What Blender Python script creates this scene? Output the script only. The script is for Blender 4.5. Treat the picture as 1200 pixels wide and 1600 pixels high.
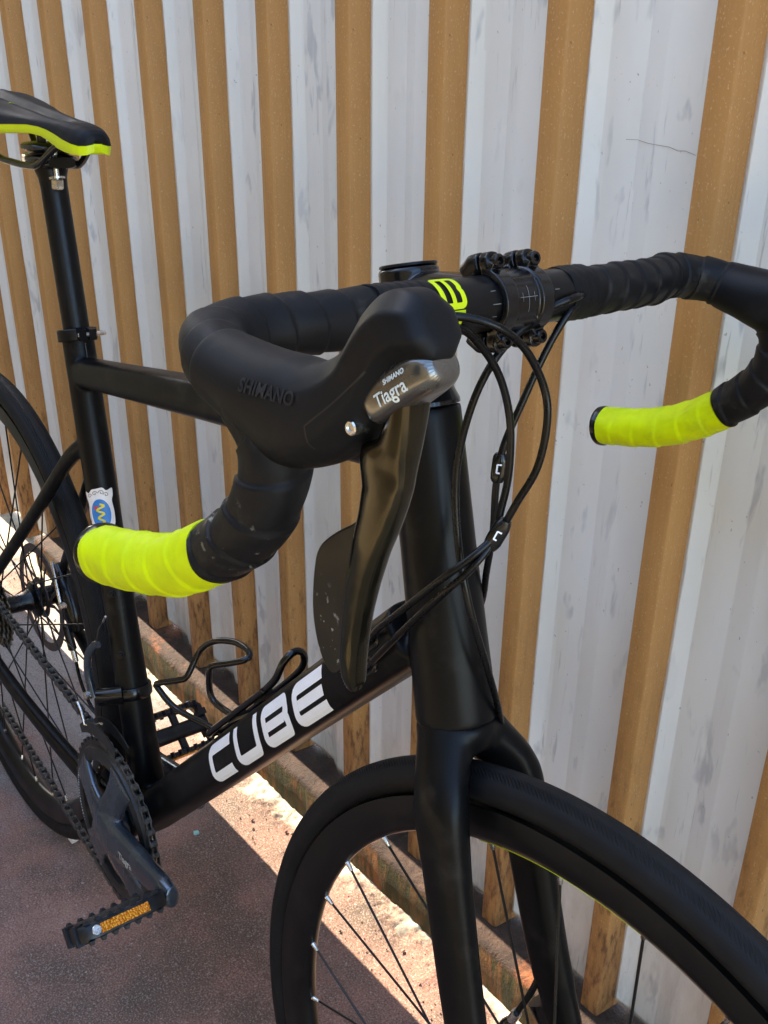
import bpy, bmesh, math, random
import numpy as np
from math import sin, cos, pi, radians, sqrt, atan2
from mathutils import Matrix, Vector, Euler
random.seed(7); np.random.seed(7)
for o in list(bpy.data.objects): bpy.data.objects.remove(o)
sc = bpy.context.scene
COL = sc.collection

# ------------------------------------------------------------------ camera
CA, CP, CR = radians(39.982), radians(26.896), radians(-0.569)
cam_d = Vector((-cos(CP)*cos(CA), cos(CP)*sin(CA), -sin(CP)))
rt = Vector((sin(CA), cos(CA), 0)); dn = cam_d.cross(rt)
cr = rt*cos(CR) + dn*sin(CR); cd = -rt*sin(CR) + dn*cos(CR)
cam = bpy.data.cameras.new('camera'); camo = bpy.data.objects.new('camera', cam); COL.objects.link(camo)
M = Matrix((( cr.x, -cd.x, -cam_d.x, 1.2948), (cr.y, -cd.y, -cam_d.y, -0.3783), (cr.z, -cd.z, -cam_d.z, 1.1259), (0,0,0,1)))
camo.matrix_world = M
cam.sensor_fit = 'VERTICAL'; cam.sensor_height = 24; cam.sensor_width = 18
cam.lens = 24*1630.95/1600
cam.clip_start = .02; cam.clip_end = 500
sc.camera = camo
sc.render.resolution_x = 768; sc.render.resolution_y = 1024

# ------------------------------------------------------------------ sky, sun, exposure
SUN_EL = radians(38); SUN_AZ_FROM = radians(179.8)     # sun stands towards -x, along the wall
w = bpy.data.worlds.new('World'); sc.world = w; w.use_nodes = True
nt = w.node_tree; nt.nodes.clear()
sky = nt.nodes.new('ShaderNodeTexSky'); sky.sky_type = 'NISHITA'; sky.sun_disc = False
sky.sun_elevation = SUN_EL; sky.air_density = 1.0; sky.dust_density = 1.2; sky.ozone_density = 1.0
sd = Vector((cos(SUN_EL)*cos(SUN_AZ_FROM), cos(SUN_EL)*sin(SUN_AZ_FROM), sin(SUN_EL)))   # towards the sun
sky.sun_rotation = atan2(sd.x, sd.y)
bg = nt.nodes.new('ShaderNodeBackground'); bg.inputs[1].default_value = 0.13
wo = nt.nodes.new('ShaderNodeOutputWorld')
nt.links.new(sky.outputs[0], bg.inputs[0]); nt.links.new(bg.outputs[0], wo.inputs[0])
sl = bpy.data.lights.new('sun', 'SUN'); sl.energy = 2.9; sl.angle = radians(.1); sl.color = (1, .88, .70)
slo = bpy.data.objects.new('sun', sl); COL.objects.link(slo)
slo.rotation_euler = sd.to_track_quat('Z', 'Y').to_euler(); slo.location = (-3, 0, 4)
sc.view_settings.view_transform = 'Standard'; sc.view_settings.look = 'None'
sc.view_settings.exposure = 3.18; sc.view_settings.gamma = 1
sc.render.engine = 'CYCLES'

# ------------------------------------------------------------------ material helpers
class NT:
    def __init__(s, name):
        s.m = bpy.data.materials.new(name); s.m.use_nodes = True; s.t = s.m.node_tree
        s.b = s.t.nodes['Principled BSDF']; s._c = None
    def n(s, t, **k):
        x = s.t.nodes.new('ShaderNode'+t)
        for a, v in k.items(): setattr(x, a, v)
        return x
    def l(s, a, b): s.t.links.new(a, b)
    def coord(s, kind='Object'):
        if s._c is None: s._c = s.n('TexCoord')
        return s._c.outputs[kind]
    def mapped(s, scale=(1,1,1), loc=(0,0,0), kind='Object', rot=(0,0,0)):
        m = s.n('Mapping'); s.l(s.coord(kind), m.inputs[0]); m.inputs['Scale'].default_value = scale
        m.inputs['Location'].default_value = loc; m.inputs['Rotation'].default_value = rot
        return m.outputs[0]
    def noise(s, vec, scale, detail=4, rough=.55, dist=0):
        x = s.n('TexNoise'); s.l(vec, x.inputs['Vector']); x.inputs['Scale'].default_value = scale
        x.inputs['Detail'].default_value = detail; x.inputs['Roughness'].default_value = rough; x.inputs['Distortion'].default_value = dist
        return x.outputs['Fac']
    def ramp(s, fac, stops):
        r = s.n('ValToRGB'); s.l(fac, r.inputs[0]); e = r.color_ramp.elements
        while len(e) < len(stops): e.new(.5)
        for q, (p, c) in zip(e, stops): q.position = p; q.color = (*c, 1) if len(c) == 3 else c
        return r.outputs[0]
    def val(s, fac, a, b, lo=0., hi=1.):
        r = s.n('MapRange'); s.l(fac, r.inputs[0]); r.inputs[1].default_value = a; r.inputs[2].default_value = b
        r.inputs[3].default_value = lo; r.inputs[4].default_value = hi
        return r.outputs[0]
    def math(s, op, a, b=None):
        x = s.n('Math', operation=op)
        for i, v in enumerate((a, b)):
            if v is None: continue
            if isinstance(v, (int, float)): x.inputs[i].default_value = v
            else: s.l(v, x.inputs[i])
        return x.outputs[0]
    def mix(s, fac, a, b, mode='MIX'):
        x = s.n('Mix', data_type='RGBA', blend_type=mode)
        if isinstance(fac, (int, float)): x.inputs[0].default_value = fac
        else: s.l(fac, x.inputs[0])
        for i, v in ((6, a), (7, b)):
            if isinstance(v, tuple): x.inputs[i].default_value = (*v, 1)
            else: s.l(v, x.inputs[i])
        return x.outputs[2]
    def xyz(s, kind='Object'):
        x = s.n('SeparateXYZ'); s.l(s.coord(kind), x.inputs[0]); return x.outputs
    def bump(s, h, strength=.3, dist=.001):
        x = s.n('Bump'); s.l(h, x.inputs['Height']); x.inputs['Strength'].default_value = strength; x.inputs['Distance'].default_value = dist
        s.l(x.outputs[0], s.b.inputs['Normal']); return x
    def set(s, base=None, rough=None, metal=None, spec=None):
        for k, v in (('Base Color', base), ('Roughness', rough), ('Metallic', metal), ('Specular IOR Level', spec)):
            if v is None: continue
            if isinstance(v, tuple): s.b.inputs[k].default_value = (*v, 1)
            elif isinstance(v, (int, float)): s.b.inputs[k].default_value = v
            else: s.l(v, s.b.inputs[k])
        return s.m
def simple(name, base, rough, metal=0., spec=.5, nscale=90, var=.25, rvar=.12, bump=0., bscale=900, bdist=.0004, dust=0.):
    t = NT(name); f = t.noise(t.mapped(), nscale, 5)
    a = tuple(c*(1-var) for c in base); b = tuple(min(1, c*(1+var)) for c in base)
    col = t.ramp(f, [(.3, a), (.7, b)])
    if dust:
        g = t.noise(t.mapped(loc=(3, 1, 2)), 26, 5, .7)
        col = t.mix(t.val(g, .55, .85, 0, dust), col, (.20, .17, .14))
    t.set(col, t.val(f, .3, .7, max(.02, rough-rvar), rough+rvar), metal, spec)
    if bump: t.bump(t.noise(t.mapped(), bscale, 3), bump, bdist)
    return t.m

MAT = {}
MAT['frame'] = simple('matte_black_paint', (0.0034, 0.0034, 0.0036), .34, 0, .14, 14, .15, .05, .05, 1500, .0003, dust=.12)
MAT['fork'] = simple('matte_black_fork', (0.0031, 0.0032, 0.0034), .34, 0, .14, 14, .15, .05, .05, 1500, .0003, dust=.12)
MAT['gloss'] = simple('gloss_black', (.004, .004, .0045), .2, 0, 0.4, 60, .2, .06)
MAT['anod'] = simple('black_anodised', (0.0042, 0.0042, 0.0045), .34, 0, 0.22, 60, .2, .06)
MAT['rubber'] = simple('hood_rubber', (0.0052, 0.0055, 0.0062), .52, 0, 0.16, 22, .18, .07, .10, 2200, .0003, dust=.10)
MAT['cable'] = simple('cable_housing', (.003, .003, .0034), .28, 0, .24, 60, .2, .06)
MAT['steel'] = simple('bright_steel', (.62, .61, .58), .26, 1, .5, 200, .1, .08)
MAT['spoke'] = simple('black_spoke', (.006, .006, .006), .35, .2, 0.4)
MAT['white'] = simple('white_decal', (.82, .83, .85), .35, 0, .4, 40, .03, .05)
MAT['grey_print'] = simple('grey_print', (.55, .60, .58), .4, 0, .4)
MAT['rim_print'] = simple('rim_print', (.0050, .0050, .0050), .26)
MAT['hood_print'] = simple('hood_print', (.013, .0135, .015), .4, 0, .3)
MAT['dim_print'] = simple('dim_print', (.18, .18, .17), .5)
MAT['neon_plastic'] = simple('neon_plastic', (.56, .68, .0), .38, 0, .4, 60, .04, .05)
MAT['neon_print'] = simple('neon_print', (.56, .68, .0), .45, 0, .4, 60, .04, .05)
MAT['lever'] = simple('lever_dark_metal', (.034, .029, .018), .16, .85, .5, 55, .25, .07, dust=.12)
MAT['lever_grey'] = simple('lever_grey_metal', (.165, .158, .145), .24, .9, .5, 120, .08, .05)
MAT['paddle'] = simple('paddle_plastic', (.0035, .0035, .0037), .36, 0, .16, 40, .2, .06)
MAT['crank'] = simple('crank_grey_blue', (.075, .092, .115), .26, .75, .5, 30, .2, .08, dust=.15)
MAT['ring'] = simple('chainring_grey', (.022, .022, .021), .36, .6, .5, 40, .25, .08, dust=.25)
MAT['chain'] = simple('chain_steel', (.10, .092, .082), .38, .85, .5, 300, .4, .1)
MAT['cassette'] = simple('cassette_steel', (.17, .14, .10), .38, .9, .5, 200, .4, .1)
MAT['rotor'] = simple('rotor_steel', (.16, .13, .12), .34, .8, .5, 150, .2, .08)
MAT['pedal'] = simple('pedal_black', (.006, .006, .0065), .38, 0, 0.35, 60, .3, .08, dust=.2)
MAT['hub'] = simple('hub_black', (.004, .004, .0045), .28, .1, 0.4)
MAT['teal'] = simple('teal_chip', (.20, .42, .38), .6)
MAT['sticker_white'] = simple('sticker_white', (.70, .64, .58), .4, 0, .4, 60, .06)
MAT['sticker_blue'] = simple('sticker_blue', (.02, .16, .42), .4, 0, .4, 60, .1)
MAT['sticker_yellow'] = simple('sticker_yellow', (.62, .50, .03), .4)
MAT['sticker_brown'] = simple('sticker_brown', (.22, .13, .09), .4)
MAT['sticker_red'] = simple('sticker_red', (.5, .05, .04), .4)

def m_tape(name, base, rough, scuff, spot=None):
    t = NT(name)
    f = t.noise(t.mapped(), 60, 6, .6); g = t.noise(t.mapped(), 1400, 2)
    a = tuple(c*.88 for c in base); b = tuple(min(1, c*1.1) for c in base)
    col = t.ramp(f, [(.3, a), (.7, b)])
    d = t.noise(t.mapped(loc=(5, 2, 1)), 34, 9, .75)
    col = t.mix(t.val(d, .56, .74, 0, scuff), col, (.33, .30, .24) if max(base) < .1 else (.25, .33, .03))
    if spot:
        vm = t.n('VectorMath', operation='DISTANCE'); t.l(t.coord(), vm.inputs[0]); vm.inputs[1].default_value = spot
        q = t.noise(t.mapped((1, 1, 1), (2, 8, 3)), 120, 5, .7)
        col = t.mix(t.math('MULTIPLY', t.val(vm.outputs['Value'], .026, .006), t.val(q, .60, .63)), col, (.42, .39, .31))
    t.set(col, t.val(f, .3, .7, rough-.06, rough+.08), 0, .18)
    t.bump(t.math('ADD', g, t.math('MULTIPLY', f, 2.)), .16, .0006)
    return t.m
SPOT = (.955, -.215, .905)      # worn patch on the near drop
MAT['tape'] = m_tape('black_bar_tape', (.0055, .0055, .0060), .50, .10, SPOT)
MAT['neon_tape'] = m_tape('neon_bar_tape', (.56, .68, .0), .52, .45)

def m_amber():
    t = NT('amber_reflector')
    v = t.n('TexVoronoi'); t.l(t.mapped(), v.inputs['Vector']); v.inputs['Scale'].default_value = 420
    col = t.ramp(v.outputs['Distance'], [(.05, (.95, .45, .02)), (.55, (.55, .16, .004))])
    t.set(col, .12, .35); t.bump(v.outputs['Distance'], .9, .002); return t.m
def m_paddle():
    t = NT('worn_paddle'); f = t.noise(t.mapped(), 40, 4)
    vm = t.n('VectorMath', operation='DISTANCE'); t.l(t.coord(), vm.inputs[0]); vm.inputs[1].default_value = (.994, -.215, .866)
    q = t.noise(t.mapped((1, 1, 1), (2, 3, 3)), 150, 5, .7)
    col = t.ramp(f, [(.3, (.0030, .0030, .0032)), (.7, (.0045, .0045, .0048))])
    col = t.mix(t.math('MULTIPLY', t.val(vm.outputs['Value'], .032, .010), t.val(q, .60, .64)), col, (.40, .39, .36))
    t.set(col, t.val(f, .3, .7, .30, .42), 0, .18); return t.m
MAT['worn_paddle'] = m_paddle()
MAT['amber'] = m_amber()

def m_tyre():
    t = NT('tyre_rubber'); x, y, z = t.xyz()
    th = t.n('Math', operation='ARCTAN2'); t.l(z, th.inputs[0]); t.l(x, th.inputs[1])
    ay = t.math('ABSOLUTE', y)
    ph = t.math('ADD', t.math('MULTIPLY', th.outputs[0], 620.), t.math('MULTIPLY', ay, 2600.))
    st = t.math('SINE', ph)
    band = t.math('MULTIPLY', t.val(ay, .0030, .0042), t.val(ay, .0098, .0085))
    h = t.math('MULTIPLY', st, band)
    f = t.noise(t.mapped(), 55, 8, .7)
    col = t.ramp(f, [(.3, (.0055, .0055, .0058)), (.62, (.0095, .0095, .010)), (.8, (.017, .016, .015))])
    smooth = t.val(ay, .0042, .0028)
    col = t.mix(t.math('MULTIPLY', smooth, .35), col, (.022, .021, .020))
    t.set(col, t.val(f, .3, .7, .48, .66), 0, .16)
    line = t.math('LESS_THAN', t.math('ABSOLUTE', t.math('SUBTRACT', ay, .0108)), .0003)
    t.bump(t.math('SUBTRACT', t.math('ADD', h, t.math('MULTIPLY', f, 1.2)), line), .6, .0005); return t.m
MAT['tyre'] = m_tyre()
MAT['rim'] = simple('black_rim', (.0040, .0040, .0042), .34, 0, 0.25, 30, .2, .06, dust=.06)

def m_panel():
    t = NT('white_painted_sheet')
    c = t.coord()
    big = t.noise(t.mapped((3, 3, 1.2)), 1.6, 5, .6)
    base = t.ramp(big, [(.3, (.69, .685, .62)), (.7, (.82, .82, .77))])
    # rubbed grey-blue smudges, longer than wide
    sm = t.noise(t.mapped((26, 26, 8)), 1.5, 3, .55, .3)
    sm2 = t.noise(t.mapped((3, 3, 2), (4, 0, 2)), 2.2, 3)
    k = t.math('MULTIPLY', t.val(sm, .60, .665), t.val(sm2, .34, .55))
    base = t.mix(t.math('MULTIPLY', k, .46), base, (.29, .31, .34))
    # vertical drag marks
    dr = t.noise(t.mapped((130, 130, 9), (1, 7, 3)), 1.4, 3, .6)
    k2 = t.math('MULTIPLY', t.val(dr, .64, .72), t.val(sm2, .42, .6))
    base = t.mix(t.math('MULTIPLY', k2, .5), base, (.24, .25, .27))
    # fine specks
    sp = t.noise(t.mapped((1, 1, .6)), 260, 2)
    base = t.mix(t.val(sp, .72, .78, 0, .65), base, (.22, .2, .18))
    # grime near the foot
    x, y, z = t.xyz()
    gr = t.math('MULTIPLY', t.val(z, .30, .06), t.val(t.noise(t.mapped((20, 20, 4), (2, 2, 2)), 2, 5, .7), .45, .75))
    base = t.mix(t.math('MULTIPLY', gr, .6), base, (.26, .22, .17))
    t.set(base, t.val(big, .3, .7, .38, .52), 0, .45)
    t.bump(t.math('ADD', t.noise(t.mapped((2, 2, .6)), 40, 3), t.math('MULTIPLY', t.noise(t.mapped(), 900, 2), .3)), .12, .0015)
    return t.m
MAT['panel'] = m_panel()

def m_rib():
    t = NT('tan_painted_rib')
    big = t.noise(t.mapped((8, 8, 2.0)), 2, 5, .6)
    base = t.ramp(big, [(.3, (.36, .170, .048)), (.7, (.46, .235, .072))])
    st = t.noise(t.mapped((160, 160, 5)), 2, 4, .6)
    base = t.mix(t.val(st, .45, .75, 0, .35), base, (.30, .155, .055))
    sp = t.noise(t.mapped((1, 1, .7)), 520, 2)
    base = t.mix(t.val(sp, .60, .74, 0, .55), base, (.62, .42, .22))
    sp2 = t.noise(t.mapped((1, 1, .6), (3, 3, 3)), 210, 2)
    base = t.mix(t.val(sp2, .74, .78, 0, .8), base, (.09, .045, .02))
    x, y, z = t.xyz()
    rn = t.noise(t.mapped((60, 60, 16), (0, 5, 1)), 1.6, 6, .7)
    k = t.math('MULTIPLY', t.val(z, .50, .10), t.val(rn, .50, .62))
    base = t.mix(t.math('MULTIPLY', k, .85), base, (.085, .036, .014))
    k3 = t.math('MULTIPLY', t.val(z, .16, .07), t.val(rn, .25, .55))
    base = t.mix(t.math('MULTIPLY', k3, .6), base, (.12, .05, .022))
    t.set(base, t.val(st, .3, .7, .5, .68), 0, .35)
    t.bump(t.math('ADD', t.math('MULTIPLY', st, .8), sp), .35, .0007)
    return t.m
MAT['rib'] = m_rib()

def m_sill():
    t = NT('rusty_brown_sill'); x, y, z = t.xyz()
    a = t.noise(t.mapped(), 24, 8, .72)
    top = t.ramp(a, [(.25, (.014, .008, .006)), (.45, (.032, .018, .012)), (.6, (.056, .031, .020)), (.78, (.095, .054, .036))])
    r = t.noise(t.mapped((1, 1, 1), (3, 2, 1)), 9, 6, .7)
    top = t.mix(t.val(r, .60, .72, 0, .8), top, (.27, .085, .025))
    d = t.noise(t.mapped((1, 1, 1), (1, 4, 1)), 30, 6, .7)
    top = t.mix(t.val(d, .58, .70, 0, .8), top, (.030, .022, .018))
    s1 = t.noise(t.mapped((38, 38, 7)), 1.3, 6, .7, .4)
    front = t.ramp(s1, [(.28, (.018, .018, .006)), (.44, (.040, .034, .010)), (.56, (.15, .060, .018)), (.75, (.25, .115, .040))])
    m2 = t.noise(t.mapped((6, 6, 6), (2, 2, 2)), 1.5, 4)
    front = t.mix(t.val(m2, .48, .66, 0, .6), front, (.036, .038, .012))
    col = t.mix(t.val(z, .058, .066), front, top)
    t.set(col, .82, 0, .3)
    t.bump(t.math('ADD', t.noise(t.mapped(), 120, 6, .7), t.math('MULTIPLY', s1, 1.5)), .9, .003)
    return t.m
MAT['sill'] = m_sill()

def m_ground():
    t = NT('pink_grey_concrete'); x, y, z = t.xyz()
    a = t.noise(t.mapped(), 5.5, 6, .62)
    base = t.ramp(a, [(.30, (.085, .064, .046)), (.46, (.150, .088, .062)), (.58, (.240, .120, .085)), (.75, (.30, .165, .120))])
    g = t.noise(t.mapped((1, 1, 1), (9, 3, 0)), 4.0, 5, .6)
    far = t.val(x, .25, -.15)
    base = t.mix(t.math('MULTIPLY', far, t.val(g, .44, .56, 0, .85)), base, (.26, .245, .23))
    sp = t.noise(t.mapped(), 420, 3, .7)
    base = t.mix(t.val(sp, .52, .68, 0, .8), base, (.36, .28, .23))
    base = t.mix(t.val(sp, .46, .32, 0, .75), base, (.035, .030, .027))
    sp2 = t.noise(t.mapped((1, 1, 1), (4, 4, 4)), 130, 3, .6)
    base = t.mix(t.val(sp2, .66, .72, 0, .7), base, (.42, .37, .32))
    # pale mortar strip along the sill
    e = t.noise(t.mapped((1, 1, 1), (1, 1, 1)), 11, 6, .65)
    yy = t.math('ADD', y, t.val(e, .3, .7, -.034, .034))
    pale = t.ramp(t.noise(t.mapped(), 40, 7, .7), [(.3, (.24, .20, .14)), (.5, (.40, .345, .25)), (.7, (.50, .45, .35))])
    base = t.mix(t.val(yy, .272, .290), base, pale)
    pit = t.noise(t.mapped((1, 1, 1), (7, 1, 2)), 30, 5, .7)
    base = t.mix(t.math('MULTIPLY', t.val(yy, .250, .27), t.val(pit, .60, .66)), base, (.16, .15, .12))
    t.set(base, .88, 0, .3)
    t.bump(t.math('ADD', sp, t.math('MULTIPLY', sp2, 1.2)), .55, .0016)
    return t.m
MAT['ground'] = m_ground()
def m_plain(name, base, scale=3, var=.2, rough=.85):
    t = NT(name); f = t.noise(t.mapped(), scale, 6, .65)
    t.set(t.ramp(f, [(.3, tuple(c*(1-var) for c in base)), (.7, tuple(c*(1+var) for c in base))]), rough, 0, .3)
    t.bump(t.noise(t.mapped(), 60, 4), .2, .004); return t.m
MAT['render_wall'] = m_plain('ochre_rendered_wall', (.42, .33, .20))
MAT['golden_wall'] = m_plain('golden_rendered_wall', (.44, .32, .155))
MAT['yard'] = m_plain('pale_yard_concrete', (.36, .29, .19), 2)
MAT['roofing'] = m_plain('grey_roofing', (.25, .23, .21))

# ------------------------------------------------------------------ mesh helpers
class MB:
    def __init__(s): s.v = []; s.f = []
    def add(s, V, F):
        k = len(s.v); s.v += [tuple(map(float, p)) for p in V]; s.f += [tuple(i+k for i in f) for f in F]; return s
    def rings(s, R, cap=True, closed=True):
        n = len(R[0]); V = [p for r in R for p in r]; F = []
        for i in range(len(R)-1):
            for j in range(n if closed else n-1):
                a = i*n+j; b = i*n+(j+1) % n; F.append((a, b, b+n, a+n))
        if cap and closed:
            F.append(tuple(range(n))[::-1]); F.append(tuple((len(R)-1)*n+j for j in range(n)))
        return s.add(V, F)
    def loop(s, R):            # rings that close on themselves (torus)
        n = len(R[0]); m = len(R); V = [p for r in R for p in r]; F = []
        for i in range(m):
            for j in range(n):
                a = i*n+j; b = i*n+(j+1) % n; c = ((i+1) % m)*n+(j+1) % n; d = ((i+1) % m)*n+j; F.append((a, b, c, d))
        return s.add(V, F)
    def box(s, c, size, M=None):
        cx, cy, cz = c; a, b, d = (q/2 for q in size)
        V = [Vector((x*a, y*b, z*d)) for x in (-1, 1) for y in (-1, 1) for z in (-1, 1)]
        if M is not None: V = [M @ q for q in V]
        V = [(q.x+cx, q.y+cy, q.z+cz) for q in V]
        return s.add(V, [(0, 1, 3, 2), (4, 6, 7, 5), (0, 4, 5, 1), (2, 3, 7, 6), (0, 2, 6, 4), (1, 5, 7, 3)])
    def obj(s, name, mat, parent=None, smooth=True, angle=40, fn=None, mw=None):
        V = s.v if fn is None else [tuple(fn(p)) for p in s.v]
        me = bpy.data.meshes.new(name); me.from_pydata(V, [], s.f); me.validate(); me.update()
        bm = bmesh.new(); bm.from_mesh(me); bmesh.ops.recalc_face_normals(bm, faces=bm.faces); bm.to_mesh(me); bm.free()
        return mesh_obj(name, me, mat, parent, smooth, angle, mw)
def mesh_obj(name, me, mat, parent=None, smooth=True, angle=40, mw=None):
    if smooth:
        me.polygons.foreach_set('use_smooth', [True]*len(me.polygons))
        try: me.set_sharp_from_angle(angle=radians(angle))
        except Exception: pass
    if mat: me.materials.clear(); me.materials.append(MAT[mat] if isinstance(mat, str) else mat)
    o = bpy.data.objects.new(name, me); COL.objects.link(o)
    if parent is not None: o.parent = parent
    if mw is not None: o.matrix_local = mw
    return o
def inst(o, name, parent, mw):
    c = o.copy(); c.name = name; COL.objects.link(c); c.parent = parent; c.matrix_local = mw; return c
def tag(o, label=None, cat=None, group=None, kind=None):
    for k, v in (('label', label), ('category', cat), ('group', group), ('kind', kind)):
        if v: o[k] = v
    return o
def V3(p): return Vector(p)
def spline(P, step=.004, closed=False):
    P = [Vector(p) for p in P]; out = []
    n = len(P); rng = range(n) if closed else range(n-1)
    for i in rng:
        p1, p2 = P[i], P[(i+1) % n]
        p0 = P[i-1] if (closed or i > 0) else p1*2-p2
        p3 = P[(i+2) % n] if (closed or i+2 < n) else p2*2-p1
        k = max(1, int((p2-p1).length/step))
        for j in range(k):
            t = j/k; t2 = t*t; t3 = t2*t
            out.append(.5*((2*p1)+(p2-p0)*t+(2*p0-5*p1+4*p2-p3)*t2+(3*p1-p0-3*p2+p3)*t3))
    if not closed: out.append(P[-1].copy())
    return out
def frames(P, up=None, closed=False):
    out = []; n = len(P); prev = None
    for i in range(n):
        a = P[i-1] if (i > 0 or closed) else P[i]; b = P[(i+1) % n] if (i < n-1 or closed) else P[i]
        t = (b-a).normalized()
        if up is not None: x = up.cross(t).normalized()
        elif prev is None:
            h = Vector((0, 0, 1)) if abs(t.z) < .9 else Vector((1, 0, 0)); x = h.cross(t).normalized()
        else: x = (prev - t*prev.dot(t)).normalized()
        prev = x; out.append((t, x, t.cross(x)))
    return out
def se(n, a, b, e=2.):
    r = []
    for k in range(n):
        q = 2*pi*k/n; c, s_ = cos(q), sin(q)
        r.append((a*math.copysign(abs(c)**(2/e), c), b*math.copysign(abs(s_)**(2/e), s_)))
    return r
def sweep(mb, P, R, n=16, up=None, e=2., cap=True, roundend=False):
    """R: number, (a,b) or function of t in 0..1 giving (a,b)"""
    P = [Vector(p) for p in P]; fr = frames(P, up); rings = []
    L = [0.]
    for i in range(1, len(P)): L.append(L[-1]+(P[i]-P[i-1]).length)
    for i, p in enumerate(P):
        q = R(L[i]/L[-1]) if callable(R) else R
        a, b = (q, q) if not isinstance(q, tuple) else q[:2]
        ee = q[2] if isinstance(q, tuple) and len(q) > 2 else e
        t, x, y = fr[i]
        rings.append([p+x*u+y*w_ for u, w_ in se(n, a, b, ee)])
    if roundend:
        for end in (0, -1):
            p = P[end]; t = fr[end][0]*(-1 if end == 0 else 1); r0 = rings[end]; add = []
            rad = (r0[0]-p).length
            for k in (1, 2, 3):
                q = k/3.3*pi/2; add.append([p+(v-p)*cos(q)+t*rad*.8*sin(q) for v in r0])
            rings = add[::-1]+rings if end == 0 else rings+add
    mb.rings(rings, cap); return mb
def lerp_tab(tab):
    def f(t):
        for (a, va), (b, vb) in zip(tab, tab[1:]):
            if t <= b:
                k = (t-a)/(b-a); k = max(0, min(1, k)); return tuple(x+(y-x)*k for x, y in zip(va, vb))
        return tab[-1][1]
    return f
def cyl(mb, a, b, r, n=16, r2=None, bev=0.):
    a, b = Vector(a), Vector(b); t = (b-a).normalized(); h = Vector((0, 0, 1)) if abs(t.z) < .9 else Vector((1, 0, 0))
    x = h.cross(t).normalized(); y = t.cross(x); r2 = r if r2 is None else r2
    st = [(a, r), (b, r2)] if not bev else [(a, r-bev), (a+t*bev, r), (b-t*bev, r2), (b, r2-bev)]
    mb.rings([[p+x*q*cos(2*pi*k/n)+y*q*sin(2*pi*k/n) for k in range(n)] for p, q in st]); return mb
def lathe(mb, prof, n=48, axis='y', a0=0, a1=2*pi):
    full = abs(a1-a0-2*pi) < 1e-6; R = []
    for k in range(n if full else n+1):
        q = a0+(a1-a0)*k/n
        R.append([(r*cos(q), y, r*sin(q)) for r, y in prof])
    if full: mb.loop(R)
    else: mb.rings(R)
    return mb
def remesh(o, vox, it, fac=.5):
    m = o.modifiers.new('remesh', 'REMESH'); m.mode = 'VOXEL'; m.voxel_size = vox; m.use_smooth_shade = True
    s_ = o.modifiers.new('smooth', 'SMOOTH'); s_.factor = fac; s_.iterations = it
def shrink(o, target, off=.0004, axis=None):
    m = o.modifiers.new('wrap', 'SHRINKWRAP'); m.target = target; m.offset = off
    if axis is None: m.wrap_method = 'NEAREST_SURFACEPOINT'; m.wrap_mode = 'ABOVE_SURFACE'
    else:
        m.wrap_method = 'PROJECT'; m.use_project_x = axis == 'x'; m.use_project_y = axis == 'y'; m.use_project_z = axis == 'z'
        m.use_positive_direction = True; m.use_negative_direction = True; m.wrap_mode = 'ABOVE_SURFACE'
def path2d(P, corner=0., seg=6, closed=False):
    """polyline with rounded corners"""
    P = [Vector((p[0], p[1])) for p in P]; out = []; n = len(P)
    for i in range(n):
        if not closed and i in (0, n-1): out.append(P[i]); continue
        a, p, b = P[i-1], P[i], P[(i+1) % n]
        da, db = (a-p), (b-p); r = min(corner, da.length*.48, db.length*.48)
        if r <= 0: out.append(p); continue
        A = p+da.normalized()*r; B = p+db.normalized()*r
        for k in range(seg+1):
            t = k/seg; out.append(A*(1-t)**2+p*2*t*(1-t)+B*t*t)
    return out
def stroke(mb, P, wd, fmap, closed=False, cross=3, step=.06):
    """flat ribbon of width wd along 2d path, mapped through fmap(u,v)->xyz"""
    Q = []; n = len(P)
    for i in range(n if closed else n-1):
        a, b = P[i], P[(i+1) % n]; k = max(1, int((b-a).length/step))
        for j in range(k): Q.append(a+(b-a)*j/k)
    if not closed: Q.append(P[-1])
    n = len(Q); rows = []
    for i in range(n):
        a = Q[i-1] if (closed or i > 0) else Q[i]; b = Q[(i+1) % n] if (closed or i < n-1) else Q[i]
        t = (b-a).normalized(); nn = Vector((-t.y, t.x))
        m = 1.
        if 0 < i < n-1 or closed:
            d1 = (Q[i]-a).normalized(); m = 1/max(.5, abs(t.dot(d1)))
        rows.append([fmap(*(Q[i]+nn*wd*(k/cross-.5)*m)) for k in range(cross+1)])
    F = []; c = cross+1
    for i in range(n if closed else n-1):
        for k in range(cross):
            j = (i+1) % n; F.append((i*c+k, j*c+k, j*c+k+1, i*c+k+1))
    mb.add([p for r in rows for p in r], F); return mb
def prism(mb, poly, h0, h1, fmap=lambda x, y, h: (x, h, y)):
    n = len(poly); V = [fmap(x, y, h0) for x, y in poly]+[fmap(x, y, h1) for x, y in poly]
    F = [tuple(range(n))[::-1], tuple(range(n, 2*n))]+[(i, (i+1) % n, (i+1) % n+n, i+n) for i in range(n)]
    mb.add(V, F); return mb
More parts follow.
